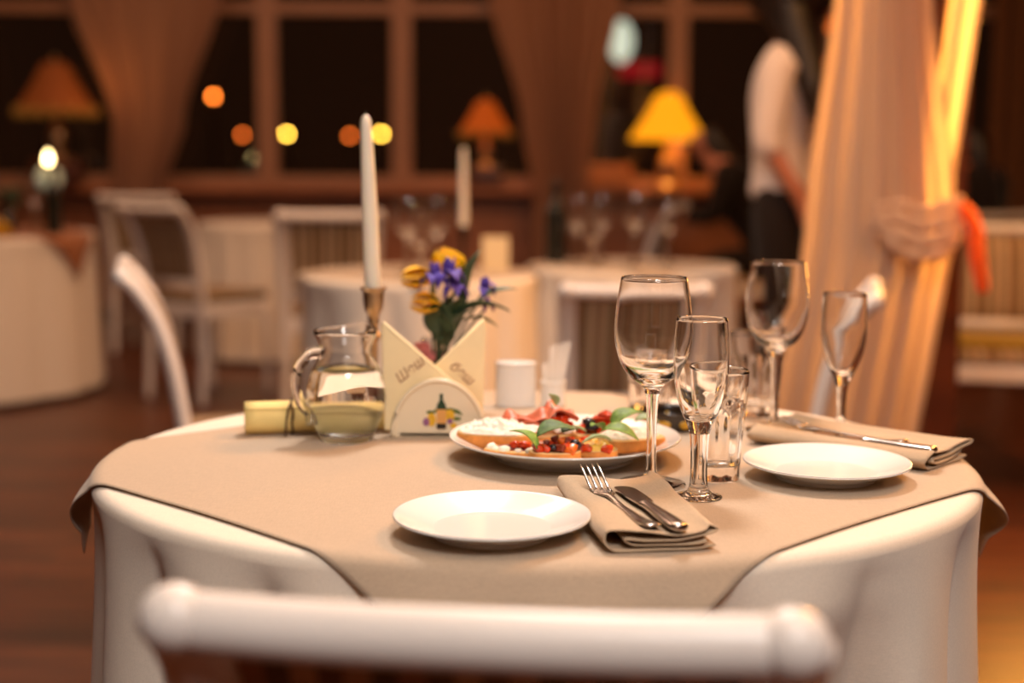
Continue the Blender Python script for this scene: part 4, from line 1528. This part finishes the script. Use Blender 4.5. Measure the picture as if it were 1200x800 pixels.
# on the far left table
s = thing('oil_candle', 'lit candle in a white glass globe on the far left table', 'candle', (-2.22, 6.85, TO))
bm = BM()
lathe(bm, smooth_prof([(0, 0), (0.04, 0), (0.042, 0.006), (0.012, 0.02), (0.010, 0.16), (0.03, 0.19), (0.028, 0.20), (0, 0.20)], 4), 32)
obj('stand', bm, M['iron'], s)
bm = BM()
ellipsoid(bm, (0, 0, 0.255), (0.062, 0.062, 0.062), 3)
obj('glass_globe', bm, emit('frosted globe', srgb(186, 192, 160), 0.28), s, label='white glass globe')
bm = BM()
lathe(bm, smooth_prof([(0, 0.317), (0.011, 0.33), (0.013, 0.345), (0.006, 0.37), (0, 0.385)], 5), 20)
obj('flame', bm, M['flame'], s)
bm = BM()
lathe(bm, smooth_prof([(0, 0), (0.036, 0), (0.038, 0.004), (0.038, 0.19), (0.034, 0.21), (0.015, 0.25), (0.014, 0.31), (0.016, 0.312), (0.016, 0.325), (0, 0.326)], 4), 32)
o = obj('wine_bottle', bm, M['bottle_glass'], loc=(-2.13, 6.62, TO))
tag(o, 'dark wine bottle at the right edge of the far left table', 'bottle')
dup(wine, (-2.40, 6.55, TO), 0, 'wine glass on the far left table, beside the lit globe', WG, 1.1)
dup(wine, (-2.33, 6.95, TO), 0, 'wine glass on the far left table, behind the dark vase', WG, 1.1)
s = thing('flower_vase', 'dark vase of drooping leaves on the far left table', 'vase', (-2.38, 6.72, TO))
bm = BM()
lathe(bm, smooth_prof([(0, 0), (0.035, 0), (0.045, 0.03), (0.040, 0.08), (0.022, 0.12), (0.03, 0.14), (0, 0.135)], 4), 28)
obj('body', bm, M['ashtray_dark'], s)
rnd = random.Random(3)
for k in range(16):
    a = rnd.uniform(0, 2 * pi)
    d = (cos(a), sin(a), rnd.uniform(0.1, 1.4))
    obj('leaf', xform(leaf_mesh(rnd.uniform(0.09, 0.16), 0.045, 0.6, 0.3), dirmat((0.01 * cos(a), 0.01 * sin(a), 0.13), d)), M['leaf_dark'], s, solid=0.001)
s = thing('napkin_holder', 'ochre napkin holder at the near edge of the far left table', 'napkin holder', (-2.33, 6.42, TO))
for yy, nm in ((-0.021, 'front_panel'), (0.021, 'back_panel')):
    bm = BM()
    prism(bm, half_disc(0.062, 0.078), yy - 0.003, yy + 0.003)
    obj(nm, bm, M['ochre'], s, 'auto')
bm = BM()
box(bm, (0, 0, 0.004), (0.105, 0.048, 0.008))
obj('base', bm, M['ochre'], s)

# ------------------------------------------------------------------ lamps


def table_lamp(label, x, y, z0, k, shade, bulb=None, trim=None, group='table lamps along the windows'):
    s = thing('table_lamp', label, 'lamp', (x, y, z0), 0, group, k)
    bm = BM()
    lathe(bm, smooth_prof([(0, 0), (0.09, 0), (0.095, 0.01), (0.07, 0.03), (0.035, 0.05), (0.05, 0.10), (0.055, 0.15), (0.03, 0.20), (0.018, 0.25), (0.015, 0.34), (0, 0.34)], 4), 32)
    obj('base', bm, M['brass'], s)
    bm = BM()

    def pl(a, z, r):
        return 1 + 0.018 * cos(a * 28)
    prof = smooth_prof([(0.235, 0.29), (0.195, 0.35), (0.150, 0.42), (0.110, 0.49), (0.085, 0.545), (0.05, 0.575), (0.03, 0.58)], 5)
    lathe(bm, prof, 112, pl)
    obj('lamp_shade', bm, shade, s, solid=0.003)
    if trim:
        for q in range(14):
            a = 2 * pi * q / 14
            bm = BM()
            ellipsoid(bm, (0.225 * cos(a), 0.225 * sin(a), 0.285), (0.03, 0.03, 0.035), 2)
            obj('scallop', bm, trim, s)
    bm = BM()
    tube(bm, [(0, 0, 0.30), (0, 0, 0.60)], 0.006)
    ellipsoid(bm, (0, 0, 0.605), (0.014, 0.014, 0.018), 2)
    obj('finial', bm, M['brass'], s)
    if bulb:
        point('lamp_bulb', (x, y, z0 + 0.40 * k), bulb[0], bulb[1], 0.04)
    return s


SZ = 0.931
table_lamp('lit yellow table lamp on the window sill, left of the woman in white', 1.01, 9.36, SZ + 0.0, 1.06, M['shade_yellow'], (9, (1.0, 0.5, 0.12)))
table_lamp('orange table lamp on the sill, left of the second brown curtain', -0.18, 9.36, SZ + 0.13, 0.74, M['shade_orange'], (3, (1.0, 0.4, 0.08)), M['shade_trim'])
table_lamp('window reflection of an orange lamp, built as a dim table lamp at the far left, behind the lit globe', -2.95, 9.30, SZ + 0.16, 1.08, M['shade_reflected'], None, M['shade_trim'])  # stands in for a lamp reflected in the window, glow in its shade
bm = BM()
box(bm, (-0.18, 9.36, SZ + 0.065), (0.22, 0.18, 0.13), bevel=0.01)
o = obj('wooden_box', bm, M['wood_dark'], None, 'auto')
tag(o, 'dark wooden box under the orange lamp at the second curtain', 'box')
bm = BM()
box(bm, (-2.95, 9.3, SZ + 0.08), (0.3, 0.2, 0.16), bevel=0.01)
o = obj('wooden_box', bm, M['wood_dark'], None, 'auto')
tag(o, 'dark wooden box under the far left lamp', 'box')
bm = BM()
box(bm, (0.60, 9.33, SZ + 0.075), (0.33, 0.16, 0.15), bevel=0.012)
o = obj('planter_box', bm, M['box_warm'], None, 'auto')
tag(o, 'tan planter box on the sill, left of the yellow lamp', 'box')
# wall sconce bulbs behind the woman
s = thing('candle_sconce', 'pair of small orange bulbs on the pillar behind the woman in white', 'lamp', (1.93, 8.8, 0))
bm = BM()
box(bm, (0, 0.05, 1.5), (0.09, 0.09, 3.0), bevel=0.006)
obj('post', bm, M['wood_dark'], s, 'auto')
for z in (1.92, 1.70):
    bm = BM()
    ellipsoid(bm, (0, -0.03, z), (0.032, 0.032, 0.045), 3)
    obj('bulb', bm, emit('orange bulb', (1.0, 0.22, 0.03, 1), 1.2), s)
point('sill_glow_left', (-2.62, 9.0, 1.55), 2.2, (1.0, 0.42, 0.10), 0.1)

# ------------------------------------------------------------------ people


def skin_obj(name, joints, edges, mat, parent, sub=2, loc=(0, 0, 0)):
    """joints: name -> (x, y, z, rx, ry)"""
    keys = list(joints)
    me = bpy.data.meshes.new(name)
    me.from_pydata([joints[k][:3] for k in keys], [(keys.index(a), keys.index(b)) for a, b in edges], [])
    o = bpy.data.objects.new(name, me)
    COL.objects.link(o)
    o.parent = parent
    o.location = loc
    me.materials.append(mat)
    md = o.modifiers.new('skin', 'SKIN')
    md.use_smooth_shade = True
    sk = me.skin_vertices[0].data
    for i, k in enumerate(keys):
        j = joints[k]
        sk[i].radius = (j[3], j[4] if len(j) > 4 else j[3])
    sk[0].use_root = True
    ss = o.modifiers.new('subsurf', 'SUBSURF')
    ss.levels = sub
    ss.render_levels = sub
    return o


def finger_chain(J, E, wrist, side, fwd, down, tag_):
    """palm and five bent fingers grown from the wrist joint"""
    w = Vector(J[wrist][:3])
    d, f = Vector(down).normalized(), Vector(fwd).normalized()
    p = w + d * 0.05
    J[tag_ + 'palm'] = (*p, 0.016, 0.030)
    E.append((wrist, tag_ + 'palm'))
    for i, (o_, L) in enumerate(((-0.027, 0.066), (-0.009, 0.076), (0.009, 0.071), (0.026, 0.056))):
        q = p + f * o_ + d * 0.040
        r_ = q + d * L * 0.55 + Vector(side) * 0.006
        t = r_ + d * L * 0.40 + Vector(side) * 0.016
        J[tag_ + 'k%d' % i] = (*q, 0.009, 0.009)
        J[tag_ + 'm%d' % i] = (*r_, 0.008, 0.008)
        J[tag_ + 't%d' % i] = (*t, 0.0065, 0.0065)
        E += [(tag_ + 'palm', tag_ + 'k%d' % i), (tag_ + 'k%d' % i, tag_ + 'm%d' % i), (tag_ + 'm%d' % i, tag_ + 't%d' % i)]
    q = w + d * 0.025 - f * -0.030
    t = q + d * 0.040 + f * 0.018
    J[tag_ + 'th'] = (*q, 0.010, 0.010)
    J[tag_ + 'tt'] = (*t, 0.008, 0.008)
    E += [(wrist, tag_ + 'th'), (tag_ + 'th', tag_ + 'tt')]


def head_parts(parent, c, fwd=(1, 0), k=1.0):
    """nose, eyes, ears, lips as relief on the head at c, facing fwd"""
    f = Vector((fwd[0], fwd[1], 0)).normalized()
    sd = Vector((-f.y, f.x, 0))
    c = Vector(c)
    for sg in (-1, 1):
        bm = BM()
        ellipsoid(bm, c + f * 0.086 + sd * 0.031 * sg + Vector((0, 0, 0.006)), (0.010, 0.010, 0.008), 2)
        obj('eye', bm, M['paper_white'], parent)
        bm = BM()
        ellipsoid(bm, c + f * 0.0 + sd * 0.078 * sg + Vector((0, 0, -0.005)), (0.018, 0.010, 0.030), 2)
        obj('ear', bm, M['skin'], parent)
    bm = BM()
    ellipsoid(bm, c + f * 0.100 + Vector((0, 0, -0.020)), (0.016, 0.014, 0.024), 2)
    obj('nose', bm, M['skin'], parent)
    bm = BM()
    ellipsoid(bm, c + f * 0.088 + Vector((0, 0, -0.060)), (0.010, 0.022, 0.008), 2)
    obj('mouth', bm, M['lips'], parent)


# the waitress: local +x is where she faces, her right side (-y) is towards the viewer
s = thing('person', 'standing woman in white shirt and black trousers, long dark hair, arm hanging down', 'person', (1.015, 5.35, 0), radians(-20), None, 1.05)
J = {'pelvis': (0, 0, 0.95, 0.10, 0.14), 'waist': (-0.005, 0, 1.08, 0.072, 0.095), 'chest': (-0.005, 0, 1.28, 0.078, 0.115), 'collar': (0.0, 0, 1.42, 0.065, 0.09), 'neck': (0.02, 0, 1.50, 0.045, 0.045), 'skull': (0.04, 0, 1.575, 0.070, 0.066), 'crown': (0.045, 0, 1.66, 0.068, 0.064)}
E = [('pelvis', 'waist'), ('waist', 'chest'), ('chest', 'collar'), ('collar', 'neck'), ('neck', 'skull'), ('skull', 'crown')]
for sg, t in ((-1, 'R'), (1, 'L')):
    J[t + 'sh'] = (-0.005, sg * 0.165, 1.395, 0.052)
    J[t + 'el'] = (-0.035, sg * 0.205, 1.135, 0.038)
    J[t + 'wr'] = (0.075, sg * 0.185, 0.955, 0.026)
    E += [('collar', t + 'sh'), (t + 'sh', t + 'el'), (t + 'el', t + 'wr')]
    finger_chain(J, E, t + 'wr', (0.0, -sg * 1.0, 0), (0.8, 0, 0.5), (0.5, 0, -0.85), t)
    J[t + 'hip'] = (0, sg * 0.085, 0.88, 0.085)
    J[t + 'kn'] = (0.02, sg * 0.09, 0.50, 0.058)
    J[t + 'an'] = (-0.01, sg * 0.095, 0.085, 0.036)
    J[t + 'toe'] = (0.14, sg * 0.105, 0.028, 0.026)
    E += [('pelvis', t + 'hip'), (t + 'hip', t + 'kn'), (t + 'kn', t + 'an'), (t + 'an', t + 'toe')]
skin_obj('body', J, E, M['skin'], s)
head_parts(s, (0.045, 0, 1.60), (1, 0))
JS = {'hem': (0, 0, 0.90, 0.145, 0.165), 'pelvis': (0, 0, 0.99, 0.13, 0.165), 'waist': (-0.008, 0, 1.08, 0.110, 0.140), 'chest': (-0.014, 0, 1.28, 0.135, 0.165), 'collar': (0.0, 0, 1.415, 0.085, 0.11), 'neck': (0.015, 0, 1.475, 0.056, 0.056)}
ES = [('hem', 'pelvis'), ('pelvis', 'waist'), ('waist', 'chest'), ('chest', 'collar'), ('collar', 'neck')]
for sg, t in ((-1, 'R'), (1, 'L')):
    JS[t + 'sh'] = (-0.005, sg * 0.165, 1.390, 0.070)
    JS[t + 'el'] = (-0.035, sg * 0.207, 1.135, 0.058)
    JS[t + 'cf'] = (-0.005, sg * 0.203, 1.075, 0.056)
    ES += [('collar', t + 'sh'), (t + 'sh', t + 'el'), (t + 'el', t + 'cf')]
skin_obj('shirt', JS, ES, M['shirt'], s)
JT = {'waist': (0, 0, 1.04, 0.105, 0.14), 'pelvis': (0, 0, 0.90, 0.125, 0.17)}
ET = [('waist', 'pelvis')]
for sg, t in ((-1, 'R'), (1, 'L')):
    JT[t + 'hip'] = (0, sg * 0.09, 0.82, 0.10)
    JT[t + 'kn'] = (0.02, sg * 0.095, 0.50, 0.078)
    JT[t + 'hem'] = (-0.005, sg * 0.10, 0.09, 0.065)
    ET += [('pelvis', t + 'hip'), (t + 'hip', t + 'kn'), (t + 'kn', t + 'hem')]
skin_obj('trousers', JT, ET, M['trousers'], s)
for sg in (-1, 1):
    bm = BM()
    ellipsoid(bm, (0.06, sg * 0.103, 0.038), (0.125, 0.045, 0.038), 3)
    obj('shoe', bm, M['shoe'], s)
JH = {'top': (0.035, 0, 1.69, 0.125, 0.12), 'back': (-0.005, -0.015, 1.61, 0.11, 0.11), 'side': (0.04, -0.07, 1.50, 0.085, 0.08), 'fall': (0.085, -0.12, 1.40, 0.070, 0.065), 'low': (0.115, -0.165, 1.30, 0.055, 0.05), 'tip': (0.13, -0.175, 1.20, 0.02, 0.02), 'cheek': (0.085, -0.06, 1.58, 0.05, 0.04)}
skin_obj('hair', JH, [('top', 'back'), ('back', 'side'), ('side', 'fall'), ('fall', 'low'), ('low', 'tip'), ('top', 'cheek')], M['hair'], s)


def seated(label, loc, rot, hunch=0.0):
    s = thing('person', label, 'person', loc, rot)
    h = hunch
    J = {'pelvis': (0, 0, 0.56, 0.11, 0.15), 'waist': (-0.01 + h * 0.1, 0, 0.70, 0.095, 0.13), 'chest': (0.0 + h * 0.28, 0, 0.90, 0.11, 0.16), 'collar': (0.02 + h * 0.40, 0, 1.05, 0.07, 0.10), 'neck': (0.04 + h * 0.46, 0, 1.12, 0.048), 'skull': (0.07 + h * 0.52, 0, 1.19, 0.072, 0.068), 'crown': (0.075 + h * 0.55, 0, 1.275, 0.068, 0.064)}
    E = [('pelvis', 'waist'), ('waist', 'chest'), ('chest', 'collar'), ('collar', 'neck'), ('neck', 'skull'), ('skull', 'crown')]
    JC = {'pelvis': (0, 0, 0.57, 0.14, 0.18), 'waist': (-0.01 + h * 0.1, 0, 0.70, 0.12, 0.16), 'chest': (0.0 + h * 0.28, 0, 0.90, 0.135, 0.18), 'collar': (0.02 + h * 0.40, 0, 1.04, 0.09, 0.12)}
    EC = [('pelvis', 'waist'), ('waist', 'chest'), ('chest', 'collar')]
    for sg, t in ((-1, 'R'), (1, 'L')):
        sh = (0.02 + h * 0.38, sg * 0.18, 1.02)
        el = (0.10 + h * 0.35, sg * 0.23, 0.80)
        wr = (0.34 + h * 0.3, sg * 0.17, 0.815)
        J[t + 'sh'] = (*sh, 0.054)
        J[t + 'el'] = (*el, 0.040)
        J[t + 'wr'] = (*wr, 0.028)
        E += [('collar', t + 'sh'), (t + 'sh', t + 'el'), (t + 'el', t + 'wr')]
        finger_chain(J, E, t + 'wr', (0, 0, -0.3), (0, sg * 1.0, 0), (1, -sg * 0.2, 0), t)
        JC[t + 'sh'] = (*sh, 0.072)
        JC[t + 'el'] = (*el, 0.056)
        JC[t + 'wr'] = (wr[0] - 0.03, wr[1], wr[2], 0.044)
        EC += [('collar', t + 'sh'), (t + 'sh', t + 'el'), (t + 'el', t + 'wr')]
        for D, EE, k in ((J, E, 1.0), (JC, EC, 1.18)):
            D[t + 'hip'] = (0.06, sg * 0.10, 0.56, 0.085 * k)
            D[t + 'kn'] = (0.44, sg * 0.11, 0.53, 0.062 * k)
            D[t + 'an'] = (0.42, sg * 0.11, 0.09, 0.040 * k)
            EE += [('pelvis', t + 'hip'), (t + 'hip', t + 'kn'), (t + 'kn', t + 'an')]
        J[t + 'toe'] = (0.56, sg * 0.12, 0.03, 0.028)
        E += [(t + 'an', t + 'toe')]
        bm = BM()
        ellipsoid(bm, (0.50, sg * 0.115, 0.038), (0.125, 0.045, 0.038), 3)
        obj('shoe', bm, M['shoe'], s)
    skin_obj('body', J, E, M['skin'], s)
    skin_obj('clothing', JC, EC, M['dark_clothes'], s)
    head_parts(s, (0.075 + h * 0.53, 0, 1.21))
    JH = {'top': (0.055 + h * 0.54, 0, 1.275, 0.09, 0.088), 'back': (0.0 + h * 0.5, 0, 1.20, 0.078, 0.09), 'low': (-0.02 + h * 0.42, 0, 1.08, 0.06, 0.08), 'tip': (-0.03 + h * 0.36, 0, 0.98, 0.03, 0.05)}
    skin_obj('hair', JH, [('top', 'back'), ('back', 'low'), ('low', 'tip')], M['hair'], s)
    return s


seated('seated figure in dark clothes with dark hair, at far right beyond the drape', (2.42, 7.5, 0), radians(110))
seated('seated figure in dark clothes leaning forward, left of the woman in white', (1.50, 7.9, 0), radians(165), 0.75)
for px, py, pr, lab in ((2.42, 7.5, 110, 'chair under the seated dark figure on the far right'), (1.50, 7.9, 165, 'chair under the leaning dark figure beside the woman in white')):
    q = radians(pr)
    dup(chair, (px + 0.10 * cos(q), py + 0.10 * sin(q), 0), q - pi / 2, lab, 'white dining chairs', 1.0)
